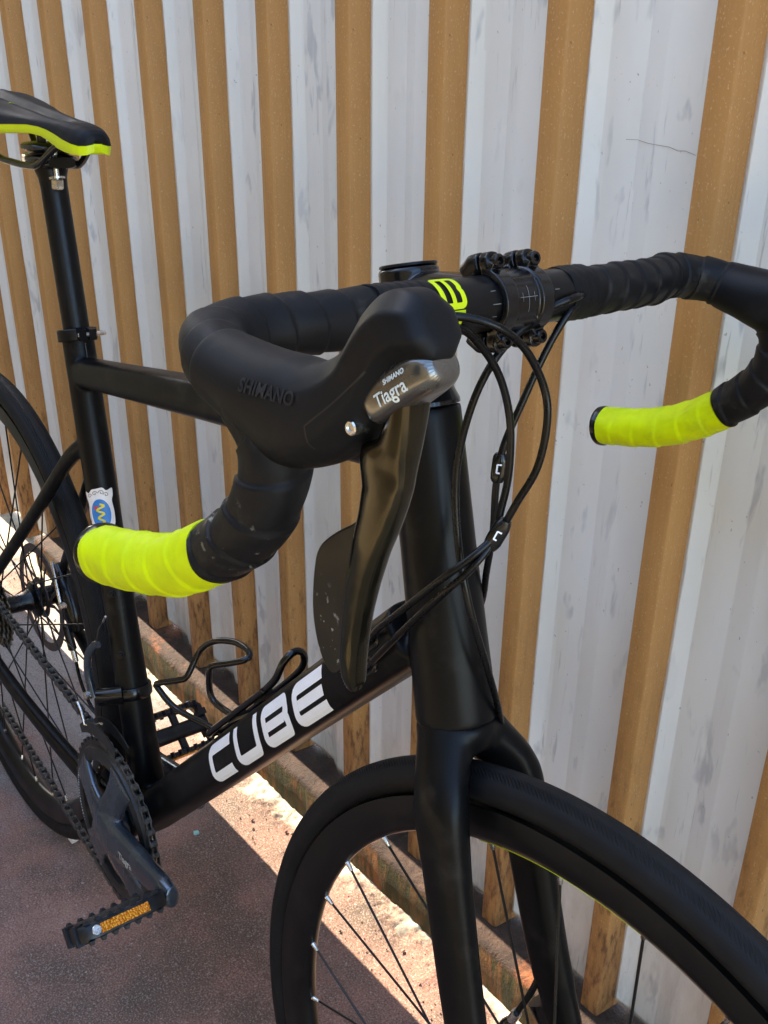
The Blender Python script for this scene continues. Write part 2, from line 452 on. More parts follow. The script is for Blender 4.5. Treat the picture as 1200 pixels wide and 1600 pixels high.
def text_mesh(s_, size, shear=0., bold=0., space=1.):
    c = bpy.data.curves.new('lettering', 'FONT'); c.body = s_; c.size = size; c.shear = shear; c.offset = bold; c.space_character = space
    c.align_x = 'CENTER'; c.align_y = 'CENTER'; c.resolution_u = 3
    o = bpy.data.objects.new('lettering', c); COL.objects.link(o)
    bpy.context.view_layer.update()
    me = bpy.data.meshes.new_from_object(o.evaluated_get(bpy.context.evaluated_depsgraph_get()))
    bpy.data.objects.remove(o)
    bm = bmesh.new(); bm.from_mesh(me); bmesh.ops.triangulate(bm, faces=bm.faces)
    for _ in range(4):
        es = [e for e in bm.edges if e.calc_length() > size*.09]
        if es: bmesh.ops.subdivide_edges(bm, edges=es, cuts=1, use_grid_fill=False)
    bm.to_mesh(me); bm.free()
    return me
def xform_mesh(me, fn):
    for v in me.vertices: v.co = Vector(fn(*v.co))

# ------------------------------------------------------------------ ground
def vnoise(X, Y, sc_, seed):
    rs = np.random.RandomState(seed); T = rs.rand(256, 256)
    x = X*sc_; y = Y*sc_; xi = np.floor(x).astype(int); yi = np.floor(y).astype(int); fx = x-xi; fy = y-yi
    fx = fx*fx*(3-2*fx); fy = fy*fy*(3-2*fy)
    g = lambda a, b: T[a % 256, b % 256]
    return (g(xi, yi)*(1-fx)+g(xi+1, yi)*fx)*(1-fy)+(g(xi, yi+1)*(1-fx)+g(xi+1, yi+1)*fx)*fy
def grid_mesh(x0, x1, nx, ys, zf):
    xs = np.linspace(x0, x1, nx); X, Y = np.meshgrid(xs, ys, indexing='ij'); Z = zf(X, Y)
    V = np.stack([X, Y, Z], -1).reshape(-1, 3); ny = len(ys)
    i, j = np.meshgrid(np.arange(nx-1), np.arange(ny-1), indexing='ij'); a = (i*ny+j).ravel()
    F = np.stack([a, a+ny, a+ny+1, a+1], -1)
    me = bpy.data.meshes.new('ground'); me.vertices.add(len(V)); me.vertices.foreach_set('co', V.ravel())
    me.loops.add(F.size); me.loops.foreach_set('vertex_index', F.ravel()); me.polygons.add(len(F))
    me.polygons.foreach_set('loop_start', np.arange(0, F.size, 4)); me.polygons.foreach_set('loop_total', np.full(len(F), 4))
    me.update(); me.validate(); return me
def zground(X, Y):
    b = (vnoise(X, Y, 14, 1)-.5)*.0016+(vnoise(X, Y, 60, 2)-.5)*.0012+(vnoise(X, Y, 240, 3)-.5)*.0009
    st = np.clip((Y-.252+(vnoise(X, Y, 22, 7)-.5)*.05)/.03, 0, 1)
    r = (vnoise(X, Y, 38, 4)-.5)*.006+(vnoise(X, Y, 120, 5)-.5)*.0042+(vnoise(X, Y, 380, 6)-.5)*.0028
    near = np.clip((.9-np.abs(X))/.3, 0, 1)
    return (b+st*(r+.0035))*near
ys_f = np.concatenate([np.linspace(-.7, .12, 150), np.linspace(.1245, .345, 96)])
me = grid_mesh(-1.25, 1.25, 1000, ys_f, zground)
g = mesh_obj('ground', me, 'ground', smooth=True, angle=180); tag(g, kind='structure')
# the rest of the yard, a sheet around the detailed patch that reaches the horizon
mb = MB()
for (x0, x1, y0, y1) in ((-150, 150, -150, -.7), (-150, -1.25, -.7, .345), (1.25, 150, -.7, .345), (-150, 150, .345, 150)):
    mb.add([(x0, y0, -.001), (x1, y0, -.001), (x1, y1, -.001), (x0, y1, -.001)], [(0, 1, 2, 3)])
y_ = mb.obj('yard_ground', 'yard', smooth=False); tag(y_, kind='structure')

# ------------------------------------------------------------------ corrugated wall with tan ribs on a brown sill
WALL_H = 2.15
wall = bpy.data.objects.new('corrugated_wall', None); COL.objects.link(wall); wall.location = (0, .352, 0)
tag(wall, 'white painted corrugated metal wall with tan vertical ribs behind the bicycle', 'wall')
RL = [.8117, .6487, .5047, .3630, .2175, .0823, -.0645, -.2200, -.3700]
left = [-.3700-.1485*k for k in range(1, 7)]; right = [.8117+.152*k for k in range(1, 11)]
RL = sorted(RL+left+right)
RW = .0255; YV = 0.; YF = -.0215            # local y, 0 is the valley plane
def rib_mesh():
    mb = MB(); h = WALL_H; b = .0028; w2 = RW
    prof = [(-.002, .013), (.0004, YF+b), (b*.4, YF+b*.35), (b, YF), (w2-b, YF), (w2-b*.4, YF+b*.35), (w2-.0004, YF+b), (w2+.0035, .013)]
    zs = [0, .01, .4, .8, 1.2, 1.6, h]
    mb.rings([[(x, y, z) for x, y in prof] for z in zs]); return mb
proto = None
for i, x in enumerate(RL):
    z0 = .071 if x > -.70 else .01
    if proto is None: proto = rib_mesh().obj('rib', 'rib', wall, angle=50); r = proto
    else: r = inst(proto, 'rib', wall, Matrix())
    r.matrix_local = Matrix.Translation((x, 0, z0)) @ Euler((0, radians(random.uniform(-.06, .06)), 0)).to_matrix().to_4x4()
def panel(x0, x1, z0):
    w_ = x1-x0
    # blue-lit step by the left rib, flat, shallow swage, flat
    prof = [(.001, .0070), (.0050, .0070), (.0150, .0150), (.0175, .0165), (.022, .0170), (w_*.30, .0164), (w_*.405, .0168), (w_*.42, .0162), (w_*.58, .0078), (w_*.60, .0072), (w_*.80, .0076), (w_-.012, .0068), (w_+.001, .0060)]
    mb = MB(); zs = [z0]
    rows = []
    for k, z in enumerate([z0, z0+.006]+[z0+.1*q for q in range(1, 22)]):
        wob = [(vn*.0007) for vn in np.random.randn(len(prof))] if k > 1 else [0]*len(prof)
        # rounded lower corners as the sheet is trimmed to the sill
        row = []
        for j, (px, py) in enumerate(prof):
            zz = z
            if k == 0: zz = z0+(.020*max(0, 1-px/.022)**2)+(.004*max(0, (px-w_+.02)/.02))
            if k == 1: zz = z0+.006+(.020*max(0, 1-px/.022)**2)
            row.append((x0+px, py+wob[j]*.5-.002, zz))
        rows.append(row)
    mb.rings(rows, cap=False, closed=False); o = mb.obj('panel', 'panel', wall, angle=9)
    s_ = o.modifiers.new('thick', 'SOLIDIFY'); s_.thickness = .0012; s_.offset = 1
    return o
for a, b in zip(RL, RL[1:]): panel(a+RW, b, .071 if a > -.8 else .012)
mb = MB(); CK = [(.7180, 1.0108), (.7302, 1.0117), (.7420, 1.0109), (.7560, 1.0111), (.7686, 1.0108), (.7769, 1.0088), (.7840, 1.0096), (.7940, 1.0074)]
def ckm(u, v):
    k = max(0, min(1, ((u-.6742)/.1375-.42)/.16)); return (u, .0162+(.0074-.0162)*k-.0030, v)
stroke(mb, [Vector(p) for p in CK],   .0003, ckm, step=.006, cross=1); ck = mb.obj('paint_crack', 'rotor', wall, smooth=False)
# sill: top tread and streaky front, gently uneven, its left end broken off
mb = MB(); rows = []
xs = np.linspace(-.70, 2.4, 420)
for k, x in enumerate(xs):
    n1 = vnoise(np.array([x]), np.array([.3]), 30, 11)[0]-.5; n2 = vnoise(np.array([x]), np.array([.7]), 9, 12)[0]-.5
    f = -.052+n2*.004+n1*.002; tz = .0700+n1*.0012
    e = max(0, 1-(x+.70)/.03)
    f += e*.02; tz -= e*.03
    rows.append([(x, .04, -.01), (x, f+.001, -.01), (x, f, .03+n1*.004), (x, f+.0008, tz-.008), (x, f+.004, tz-.0015), (x, f+.010, tz), (x, -.02, tz+n2*.0006), (x, .04, tz)])
mb.rings(rows); sill = mb.obj('sill', 'sill', wall, angle=50); tag(sill, 'rusty brown sill with a mossy streaked front face')
mb = MB(); mb.box((.6, .012, WALL_H+.05), (4.6, .11, .10)); cap = mb.obj('coping', 'roofing', wall, smooth=False)

# ------------------------------------------------------------------ unseen house added to shade the bicycle, leaving a sunlit strip
house = bpy.data.objects.new('added_shade_house', None); COL.objects.link(house); house.location = (-1.14, 0, 0)
tag(house, 'unseen ochre house added to shade the bicycle and bound the sunlit strip', 'house')
SH = .212
def hb_(name, x0, x1, y0, y1, z0, z1, mat):
    mb = MB(); mb.box(((x0+x1)/2+1.14, (y0+y1)/2, (z0+z1)/2), (x1-x0, y1-y0, z1-z0)); return mb.obj(name, mat, house, smooth=False)
hb_('wall', -5.5, -1.14, -1.3, SH, -.05, 3.1, 'render_wall')
hb_('roof', -5.6, -1.09, -1.4, SH-.004, 3.102, 3.25, 'roofing')
hb_('added_shade_lintel', -1.4, -1.143, SH+.002, .42, 2.0, 3.1, 'render_wall')  # lintel added to keep the sun beam off the far handlebar

# ------------------------------------------------------------------ unseen house behind the camera, added for contrast and golden reflections
opp = bpy.data.objects.new('added_opposite_house', None); COL.objects.link(opp); opp.location = (-1.5, -3.6, 0)
tag(opp, 'unseen golden ochre house added behind the viewer to dim and warm the light', 'house')
def ho_(name, x0, x1, y0, y1, z0, z1, mat):
    mb = MB(); mb.box(((x0+x1)/2+1.5, (y0+y1)/2+3.6, (z0+z1)/2), (x1-x0, y1-y0, z1-z0)); return mb.obj(name, mat, opp, smooth=False)
ho_('wall', -5.5, 5.5, -5.0, -2.3, -.05, 2.6, 'golden_wall'); ho_('roof', -5.7, 5.7, -5.1, -2.1, 2.602, 2.75, 'roofing')
for k in range(3): ho_('window', -3.6+k*2.0, -2.7+k*2.0, -2.31, -2.285, 1.0, 2.1, 'gloss'); ho_('window_sill', -3.7+k*2.0, -2.6+k*2.0, -2.3, -2.22, .93, .98, 'render_wall')

# ================================================================== the bicycle
bike = bpy.data.objects.new('bicycle', None); COL.objects.link(bike)
bike.rotation_euler = (radians(-4.4529), 0, radians(-1.4302))
tag(bike, 'matte black road bicycle with neon yellow bar tape leaning against the wall', 'bicycle')
# skeleton (metres, bike frame: x forward, y towards the wall, z up)
RA = Vector((0, 0, .34)); BB = Vector((.4171, 0, .27)); HB = Vector((.8857, 0, .6799)); HT = Vector((.8233, 0, .8846))
HD = (HT-HB).normalized(); FW = Vector((HD.z, 0, -HD.x)); FA = HB-HD*.3691+FW*.045
SD = Vector((-cos(radians(74.607)), 0, sin(radians(74.607))))
CL = HT+HD*.0600+FW*.0790
S4 = Matrix.Rotation(radians(2.534), 4, HD)
STEER = Matrix.Translation(HB) @ S4 @ Matrix.Translation(-HB)
STEERB = Matrix.Translation(HB) @ Matrix.Rotation(radians(3.6), 4, HD) @ Matrix.Translation(-HB)
def SF(p): return STEER @ Vector(p)
def SB(p): return STEERB @ Vector(p)
def BL(p): return STEERB @ (CL+Vector(p))       # handlebar frame: x forward, y, z up from the bar clamp
UPY = Vector((0, 1, 0))

# ---- frame
mb = MB()
# head tube
sweep(mb, [HB+HD*t for t in (-.001, .02, .06, .12, .17, .2135)], lerp_tab([(0, (.0285, .0285)), (.15, (.0275, .0275)), (.5, (.0255, .0255)), (1, (.0245, .0245))]), 40)
# top tube
TT0 = Vector((.277, 0, .757)); TT1 = Vector((.835, 0, .860))
sweep(mb, [TT0.lerp(TT1, t) for t in np.linspace(0, 1, 12)], lerp_tab([(0, (.015, .0155)), (.3, (.0165, .0170)), (1, (.0215, .0200))]), 40, up=UPY, e=3.4)
# down tube
DT0 = Vector((.4215, 0, .2700)); DT1 = Vector((.842, 0, .7270)); DD = (DT1-DT0).normalized(); DN = Vector((-DD.z, 0, DD.x))
sweep(mb, [DT0.lerp(DT1, t) for t in np.linspace(0, 1, 14)], lerp_tab([(0, (.0235, .0270)), (.3, (.0235, .0260)), (1, (.0235, .0250))]), 48, up=UPY, e=3.0)
# seat tube
sweep(mb, [BB+SD*t for t in np.linspace(0, .547, 14)], lerp_tab([(0, (.0185, .0205)), (.4, (.0172, .0172)), (1, (.0168, .0168))]), 40, up=UPY)
# bottom bracket shell
cyl(mb, BB-UPY*.036, BB+UPY*.036, .0215, 40)
for s_ in (-1, 1):
    ss = spline([Vector((.306, s_*.006, .690)), Vector((.270, s_*.017, .656)), Vector((.20, s_*.0285, .573)), Vector((.10, s_*.0460, .457)), Vector((.004, s_*.063, .350))], .01)
    sweep(mb, ss, lerp_tab([(0, (.0100, .0090)), (.15, (.0090, .0075)), (1, (.0076, .0066))]), 20, up=UPY)
    cs = spline([BB+Vector((-.012, s_*.026, 0)), Vector((.31, s_*.036, .268)), Vector((.15, s_*.055, .300)), Vector((.004, s_*.064, .336))], .01)
    sweep(mb, cs, lerp_tab([(0, (.0165, .0080, 2.6)), (.5, (.0125, .0080, 2.6)), (1, (.010, .007, 2.6))]), 20, up=UPY)
    cyl(mb, (0, s_*.060, .34), (0, s_*.069, .34), .019, 24)
frame = mb.obj('frame', 'frame', bike); remesh(frame, .0021, 10)
# seat clamp
mb = MB(); c = BB+SD*.5445
lathe_pts = []
for k in range(40):
    q = 2*pi*k/40; x = Vector((SD.z, 0, -SD.x)); lathe_pts.append((x*cos(q)+UPY*sin(q)))
mb.rings([[c+SD*h+d*r for d in lathe_pts] for h, r in ((-.0055, .0165), (-.0055, .0200), (-.0045, .0207), (.0060, .0207), (.0070, .0200), (.0070, .0150))], cap=False)
fx = Vector((SD.z, 0, -SD.x))
mb.box(c+fx*.0215+SD*.0007-UPY*.0045, (.010, .0075, .0115), None); mb.box(c+fx*.0215+SD*.0007+UPY*.0065, (.010, .0075, .0115), None)
clampo = mb.obj('seat_clamp', 'anod', frame, angle=30)
mb = MB(); cyl(mb, c+fx*.0225-UPY*.0086, c+fx*.0225+UPY*.022, .0024, 14, bev=.0006); mb.obj('clamp_bolt', 'steel', frame)
mb = MB(); cyl(mb, c+fx*.017-SD*.008, c+fx*.0172-SD*.030, .0012, 10); mb.obj('clamp_slot', 'gloss', frame)
# bottle bolts on the seat tube
for t in (.265, .195):
    p = BB+SD*t; mb = MB(); f_ = (fx*.72-UPY*.69)
    cyl(mb, p+f_*.0165, p+f_*.0188, .0048, 16, bev=.0006); cyl(mb, p+f_*.0187, p+f_*.0212, .0030, 6, bev=.0004); mb.obj('bottle_bolt', 'anod', frame, angle=30)
# headset cover and lower ring
mb = MB()
sweep(mb, [HT+HD*t for t in (.0005, .003, .0032, .012, .020, .0205, .030, .0305, .040)], lerp_tab([(0, (.0243, .0243)), (.06, (.0243, .0243)), (.08, (.0238, .0238)), (.28, (.0205, .0205)), (.48, (.0172, .0172)), (.5, (.0170, .0170)), (.74, (.0170, .0170)), (.76, (.0166, .0166)), (1, (.0166, .0166))]), 36)
hs = mb.obj('headset_cover', 'gloss', bike, angle=30)

# ---- lettering on the down tube: rounded, slanted strokes
def LET(u, v):      # u along tube (letter units), v up, both in metres
    return lambda a, b: DT0+DD*(u+a*1.0+b*.42)+DN*(v+b)+Vector((0, -.05, 0))
LW, LH, TH = .0560, .0335, .0090
def letter(ch, u0):
    f = LET(u0, -.0180); mb = MB(); t = TH; x1, y1 = LW-t/2, LH-t/2; x0, y0 = t/2, t/2; r = .0075
    vt = .0098       # vertical strokes look wider along the foreshortened tube
    if ch == 'C': stroke(mb, path2d([(LW, y1), (x0+.001, y1), (x0+.001, y0), (LW-.004, y0)], r), t, f, step=.003)
    if ch == 'U': stroke(mb, path2d([(x0+.001, LH), (x0+.001, y0), (x1, y0), (x1, LH)], r), t, f, step=.003)
    if ch == 'E':
        stroke(mb, path2d([(LW+.002, y1), (x0+.001, y1), (x0+.001, y0), (LW+.002, y0)], r), t, f, step=.003)
        stroke(mb, path2d([(x0+.001+t/2+.0001, LH*.5), (LW, LH*.5)]), t*.92, f, step=.003)
    if ch == 'B':
        stroke(mb, path2d([(x0+.001, y1), (x0+.001, y0), (x1, y0), (x1, LH*.42), (x1-.0035, LH*.52), (x1, LH*.62), (x1, y1)], .0055, closed=True), t, f, closed=True, step=.003)
        stroke(mb, path2d([(x0+.001+t/2+.0001, LH*.5), (x1-t/2-.0022, LH*.5)]), t*.85, f, step=.003)
    o = mb.obj('letter', 'white', frame, smooth=False); shrink(o, frame, .0005, 'y'); return o
for k, ch in enumerate('CUBE'): letter(ch, .250+k*(LW+.0088))
# ---- sticker on the seat tube: scrolled white shield, blue oval, yellow serpent
def STK(u, v, r=.0176):
    q = radians(40)-u/.0172
    return tuple(BB+SD*(.356+v)+(fx*cos(q)-UPY*sin(q))*r)
def STKL(r): return lambda u, v: STK(u, v, r)
def blob(mb, pts, f=None, sub=3):
    f = f or STK
    n = len(pts); cx = sum(p[0] for p in pts)/n; cy = sum(p[1] for p in pts)/n
    V = []; F = []
    for k in range(sub+1):
        s_ = k/sub
        for p in pts: V.append(f(cx+(p[0]-cx)*s_, cy+(p[1]-cy)*s_))
    for k in range(sub):
        for j in range(n): F.append((k*n+j, k*n+(j+1) % n, (k+1)*n+(j+1) % n, (k+1)*n+j))
    mb.add(V, F)
out = spline([(-.015, .018, 0), (-.0155, .024, 0), (-.010, .0225, 0), (-.006, .026, 0), (0, .027, 0), (.006, .0275, 0), (.010, .024, 0), (.0165, .0255, 0), (.0165, .018, 0), (.0145, .012, 0), (.0155, .000, 0), (.014, -.014, 0), (.007, -.022, 0), (0, -.025, 0), (-.007, -.021, 0), (-.012, -.012, 0), (-.0145, -.002, 0), (-.0125, .010, 0)], .0012, True)
mb = MB(); blob(mb, [(p.x, p.y) for p in out], sub=8); st = mb.obj('sticker', 'sticker_white', frame, smooth=False); tag(st, 'white scrolled sticker with a blue oval and yellow serpent')
mb = MB(); blob(mb, [(.001+.0105*cos(2*pi*k/40), -.001+.0165*sin(2*pi*k/40)) for k in range(40)], STKL(.01775), sub=6); o = mb.obj('sticker_oval', 'sticker_blue', frame, smooth=False)
mb = MB(); sn = [(.001+.0042*sin(k*.62)*(1-k/60), .010-k*.00085) for k in range(27)]
stroke(mb, [Vector(p) for p in sn], .0021, STKL(.0179), step=.001, cross=2); o = mb.obj('sticker_serpent', 'sticker_yellow', frame, smooth=False)
mb = MB()
for cx, cy, sg in ((-.009, .0195, 1), (.009, .0195, -1), (-.0025, .022, 1), (.0045, .0225, -1)):
    stroke(mb, [Vector((cx+sg*(.0032-.00019*k)*cos(k*.55), cy+(.0032-.00019*k)*sin(k*.55)*.8)) for k in range(15)], .0007, STKL(.01775), step=.0008, cross=1)
stroke(mb, [Vector((-.0125+.0006*sin(k), .008-.0018*k)) for k in range(12)], .0007, STKL(.01775), step=.001, cross=1)
o = mb.obj('sticker_scrolls', 'sticker_brown', frame, smooth=False)
mb = MB(); blob(mb, [(-.0035, .0075), (-.0065, .0095), (-.0045, .0055), (-.0065, .0040), (-.0025, .0050), (0, .0085)], STKL(.0180), sub=2); o = mb.obj('sticker_tongue', 'sticker_red', frame, smooth=False)
# cable ports
for (x, z) in ((.8170, .7112), (.8170, .6905)):
    mb = MB(); M4 = Matrix.Translation((x, -.0238, z)) @ Euler((radians(90), radians(-47), 0), 'XYZ').to_matrix().to_4x4()
    pts = [((.006 if abs(cos(2*pi*k/24)) > 0 else 0)*cos(2*pi*k/24)+(.004 if cos(2*pi*k/24) > 0 else -.004), .0052*sin(2*pi*k/24)) for k in range(24)]
    mb.rings([[M4 @ Vector((a*s_, b*s_, h)) for a, b in pts] for s_, h in ((1.25, -.001), (1.2, .0018), (1.0, .0026), (.75, .0022), (.7, -.002))])
    mb.obj('cable_port', 'gloss', frame, angle=30)

# ---- seatpost
mb = MB(); sweep(mb, [BB+SD*t for t in np.linspace(.50, .700, 6)], .0137, 32)
sp0 = BB+SD*.700
sweep(mb, [sp0-SD*.004, sp0+SD*.004, sp0+SD*.016, sp0+SD*.026], lerp_tab([(0, (.0137, .0137)), (.3, (.0145, .0145)), (.7, (.016, .019)), (1, (.016, .021))]), 32, up=UPY)
post = mb.obj('seatpost', 'anod', bike, angle=35)
pc = sp0+SD*.024
mb = MB(); R_ = Euler((0, radians(-4), 0)).to_matrix()
for dz, (a, b, h) in ((-.004, (.072, .046, .015)), (.0085, (.056, .050, .010))):
    sweep(mb, [pc+Vector((-a/2+.004, 0, dz+.0)), pc+Vector((-a/2+.010, 0, dz)), pc+Vector((0, 0, dz+.001)), pc+Vector((a/2-.010, 0, dz+.002)), pc+Vector((a/2-.004, 0, dz+.002))], lerp_tab([(0, (h*.35, b*.30, 3)), (.12, (h/2, b*.45, 3)), (.5, (h/2, b/2, 3)), (.88, (h/2, b*.45, 3)), (1, (h*.35, b*.3, 3))]), 24, up=UPY)
mb.obj('saddle_clamp', 'gloss', post)
mb = MB(); bx = pc+Vector((.024, -.004, 0)); cyl(mb, bx+Vector((.003, 0, -.024)), bx+Vector((-.003, 0, .026)), .0026, 12); mb.obj('clamp_bolt', 'steel', post)
mb = MB(); cyl(mb, bx+Vector((.0035, 0, -.028)), bx+Vector((.0030, 0, -.018)), .0062, 6, bev=.001); cyl(mb, bx+Vector((.003, 0, -.018)), bx+Vector((.0025, 0, -.0160)), .0078, 18); mb.obj('clamp_nut', 'steel', post, angle=25)
mb = MB(); cyl(mb, bx+Vector((-.003, 0, .022)), bx+Vector((-.004, 0, .031)), .0042, 14, bev=.0008); mb.obj('barrel_nut', 'steel', post)
for dx in (-.018, -.008): mb = MB(); cyl(mb, pc+Vector((dx, -.002, .01)), pc+Vector((dx-.001, -.002, .034)), .0028, 12); mb.obj('clamp_bolt', 'gloss', post)

# ---- saddle
ST = [(.3670, .004, .9995, .9945, .9880), (.3650, .011, 1.0035, .9930, .9850), (.3600, .0165, 1.0065, .9925, .9840), (.350, .0195, 1.0090, .9935, .9838), (.335, .0208, 1.0105, .9955, .9842), (.318, .0212, 1.0112, .9985, .9858), (.300, .0222, 1.0112, 1.0010, .9905), (.285, .0240, 1.0110, 1.0022, .9935), (.265, .0275, 1.0112, 1.0022, .9940), (.240, .0335, 1.0120, 1.0000, .9920), (.210, .0420, 1.0135, .9970, .9885), (.180, .0520, 1.0155, .9935, .9850), (.150, .0620, 1.0175, .9905, .9815), (.120, .0690, 1.0200, .9885, .9790), (.095, .0715, 1.0220, .988, .9780), (.075, .066, 1.0210, .989, .9790), (.062, .045, 1.017, .993, .985), (.058, .015, 1.012, .997, .991)]
SADX = -.025
def sad_sec(x, hw, zt, ze, zb, cover):
    r = []; N = 28
    if cover:
        for k in range(N+1):
            u = -1+2*k/N; a = abs(u)
            z = ze+(zt-ze)*(1-a**3.2)**.55
            ch = .0052*max(0, min(1, (.335-x)/.05))*max(0, min(1, (x-.07)/.03))
            z -= ch*math.exp(-(u*hw/.0085)**4)
            z += .0016*math.exp(-((abs(u*hw)-.0135)/.004)**2)*max(0, min(1, (.30-x)/.05))
            r.append((x, u*hw*1.0, z-.002))
        r += [(x, hw*.88, ze-.0005), (x, -hw*.88, ze-.0005)]
    else:
        h = ze-zb; N2 = 10
        r = [(x, -hw*.985, ze+.0006), (x, -hw*.975, ze-h*.4), (x, -hw*.93, zb+.001), (x, -hw*.90, zb)]
        r += [(x, -hw*.80, zb+.001), (x, hw*.80, zb+.001)]
        r += [(x, hw*.90, zb), (x, hw*.93, zb+.001), (x, hw*.975, ze-h*.4), (x, hw*.985, ze+.0006)]
    return r
sx_ = spline([(a, b, c_) for a, b, c_, d, e in ST], .006); sy_ = spline([(a, d, e) for a, b, c_, d, e in ST], .006)
def stations():
    o = []
    for (p, q) in zip(ST, ST[1:]):
        for k in range(4):
            t = k/4; o.append(tuple(a+(b-a)*t for a, b in zip(p, q)))
    o.append(ST[-1]); return o
mb = MB(); mb.rings([sad_sec(*s_, True) for s_ in stations()]); saddle = mb.obj('saddle', 'rubber', bike, angle=60, fn=lambda p: (p[0]+SADX, p[1], p[2]))
mb = MB(); mb.rings([sad_sec(*s_, False) for s_ in stations()]); mb.obj('saddle_base', 'neon_plastic', saddle, angle=50, fn=lambda p: (p[0]+SADX, p[1], p[2]-.002))
for s_ in (-1, 1):
    mb = MB(); sweep(mb, spline([(.318, s_*.012, .993), (.300, s_*.017, .985), (.268, s_*.0215, .9665), (.245, s_*.0220, .9610), (.20, s_*.022, .9590), (.160, s_*.023, .9600), (.135, s_*.026, .972), (.115, s_*.030, .985)], .004), .0036, 12); mb.obj('saddle_rail', 'gloss', saddle, fn=lambda p: (p[0]+SADX*.6, p[1], p[2]-.001))
me = text_mesh('v', .014); xform_mesh(me, lambda a, b, c_: (.165+a, -.012+b, 1.04)); o = mesh_obj('saddle_mark', me, 'neon_print', saddle, smooth=False); shrink(o, saddle, .0004, 'z')

# ---- fork
mb = MB()
sweep(mb, [HB+HD*t for t in (.0005, -.008, -.016, -.021)], lerp_tab([(0, (.0280, .0280)), (.4, (.0285, .0295)), (1, (.024, .031))]), 36, up=UPY)
for s_ in (-1, 1):
    o_ = .0025
    P = spline([HB-HD*.004+UPY*(s_*.010), HB-HD*.026+UPY*(s_*.0240+o_*.5)+FW*.006, HB-HD*.050+UPY*(s_*.0360+o_)+FW*.012, HB-HD*.10+UPY*(s_*.0400+o_)+FW*.015, HB-HD*.20+UPY*(s_*.0440+o_)+FW*.021, HB-HD*.30+UPY*(s_*.0490+o_)+FW*.034, FA+UPY*(s_*.0540)], .008)
    sweep(mb, P, lerp_tab([(0, (.022, .018)), (.14, (.0215, .0150, 2.3)), (.28, (.0190, .0122, 2.5)), (.6, (.0170, .0108, 2.5)), (1, (.013, .0095))]), 28, up=UPY)
    cyl(mb, FA+UPY*s_*.050, FA+UPY*s_*.062, .017, 24)
fork = mb.obj('fork', 'fork', bike, fn=SF); remesh(fork, .0021, 14)

# ---- wheels (built about their own centre, axis along y)
def wheel(name, mw, off_deg, rear):
    e = bpy.data.objects.new(name, None); COL.objects.link(e); e.parent = bike; e.matrix_local = mw
    R0, rt_ = .3255, .0146
    mb = MB(); lathe(mb, [(R0+rt_*cos(q)*(1. if cos(q) > 0 else .9), rt_*sin(q)*(1.0 if cos(q) > -.4 else .86)) for q in [2*pi*k/28 for k in range(28)]], 200)
    mb.obj('tyre', 'tyre', e, angle=180)
    mb = MB(); prof = [(.3145, -.0118), (.3145, -.0098), (.3080, -.0096), (.3080, .0096), (.3145, .0098), (.3145, .0118), (.3030, .0122), (.2935, .0108), (.2872, .0070), (.2848, .0030), (.2845, 0), (.2848, -.0030), (.2872, -.0070), (.2935, -.0108), (.3030, -.0122)]
    lathe(mb, prof, 200); rim = mb.obj('rim', 'rim', e, angle=35)
    mb = MB(); L = .052 if not rear else .060
    lathe(mb, [(.0001, -L), (.012, -L), (.0125, -.036), (.0235, -.034), (.0240, -.030), (.0150, -.026), (.0125, -.015), (.0125, .015), (.0165, .024), (.0255, .028), (.0260, .033), (.0150, .036), (.0140, L), (.0001, L)], 40)
    mb.obj('hub', 'hub', e, angle=35)
    # disc rotor on the wall side
    mb = MB(); yr = .0405
    lathe(mb, [(.0800, yr-.0009), (.0800, yr+.0009), (.0672, yr+.0009), (.0672, yr-.0009)], 72)
    lathe(mb, [(.0300, yr-.001), (.0300, yr+.001), (.0200, yr+.001), (.0200, yr-.001)], 40)
    for k in range(6):
        a = 2*pi*k/6
        for d_ in (.0, .28):
            p0 = Vector((.028*cos(a), yr, .028*sin(a))); p1 = Vector((.0685*cos(a+.55-d_*1.6), yr, .0685*sin(a+.55-d_*1.6)))
            sweep(mb, [p0, p0.lerp(p1, .5)+Vector((-sin(a), 0, cos(a)))*.004, p1], (.0028, .0008), 8, up=UPY)
    mb.obj('disc_rotor', 'rotor', e, angle=35)
    # 28 spokes, crossed two over
    N = 28; sp_mb = MB(); cyl(sp_mb, (0, 0, 0), (0, 0, 1), .00105, 8)
    spo = None; nip = None
    for k in range(N):
        a = radians(off_deg)+2*pi*k/N; side = -1 if k % 2 else 1
        rimp = Vector((.2790*cos(a), side*.0015, .2790*sin(a))); da = (1 if (k//2) % 2 else -1)*radians(74)
        fl = Vector((.0215*cos(a+da), (-.0315 if side < 0 else .0305), .0215*sin(a+da)))
        d = fl-rimp; q = d.to_track_quat('Z', 'Y').to_matrix().to_4x4()
        M_ = Matrix.Translation(rimp) @ q @ Matrix.Diagonal((1, 1, d.length, 1))
        if spo is None: spo = sp_mb.obj('spoke', 'spoke', e); spo.matrix_local = M_
        else: inst(spo, 'spoke', e, M_)
        M2 = Matrix.Translation(rimp-d.normalized()*.0060) @ q
        if nip is None:
            nm = MB(); cyl(nm, (0, 0, -.002), (0, 0, .0085), .0023, 8, r2=.0017, bev=.0004); nip = nm.obj('spoke_nipple', 'steel', e); nip.matrix_local = M2
        else: inst(nip, 'spoke_nipple', e, M2)
    return e
fw_m = Matrix.Translation(STEER @ FA) @ S4
fwheel = wheel('front_wheel', fw_m, 137.67, False)
rwheel = wheel('rear_wheel', Matrix.Translation(RA), 8, True)
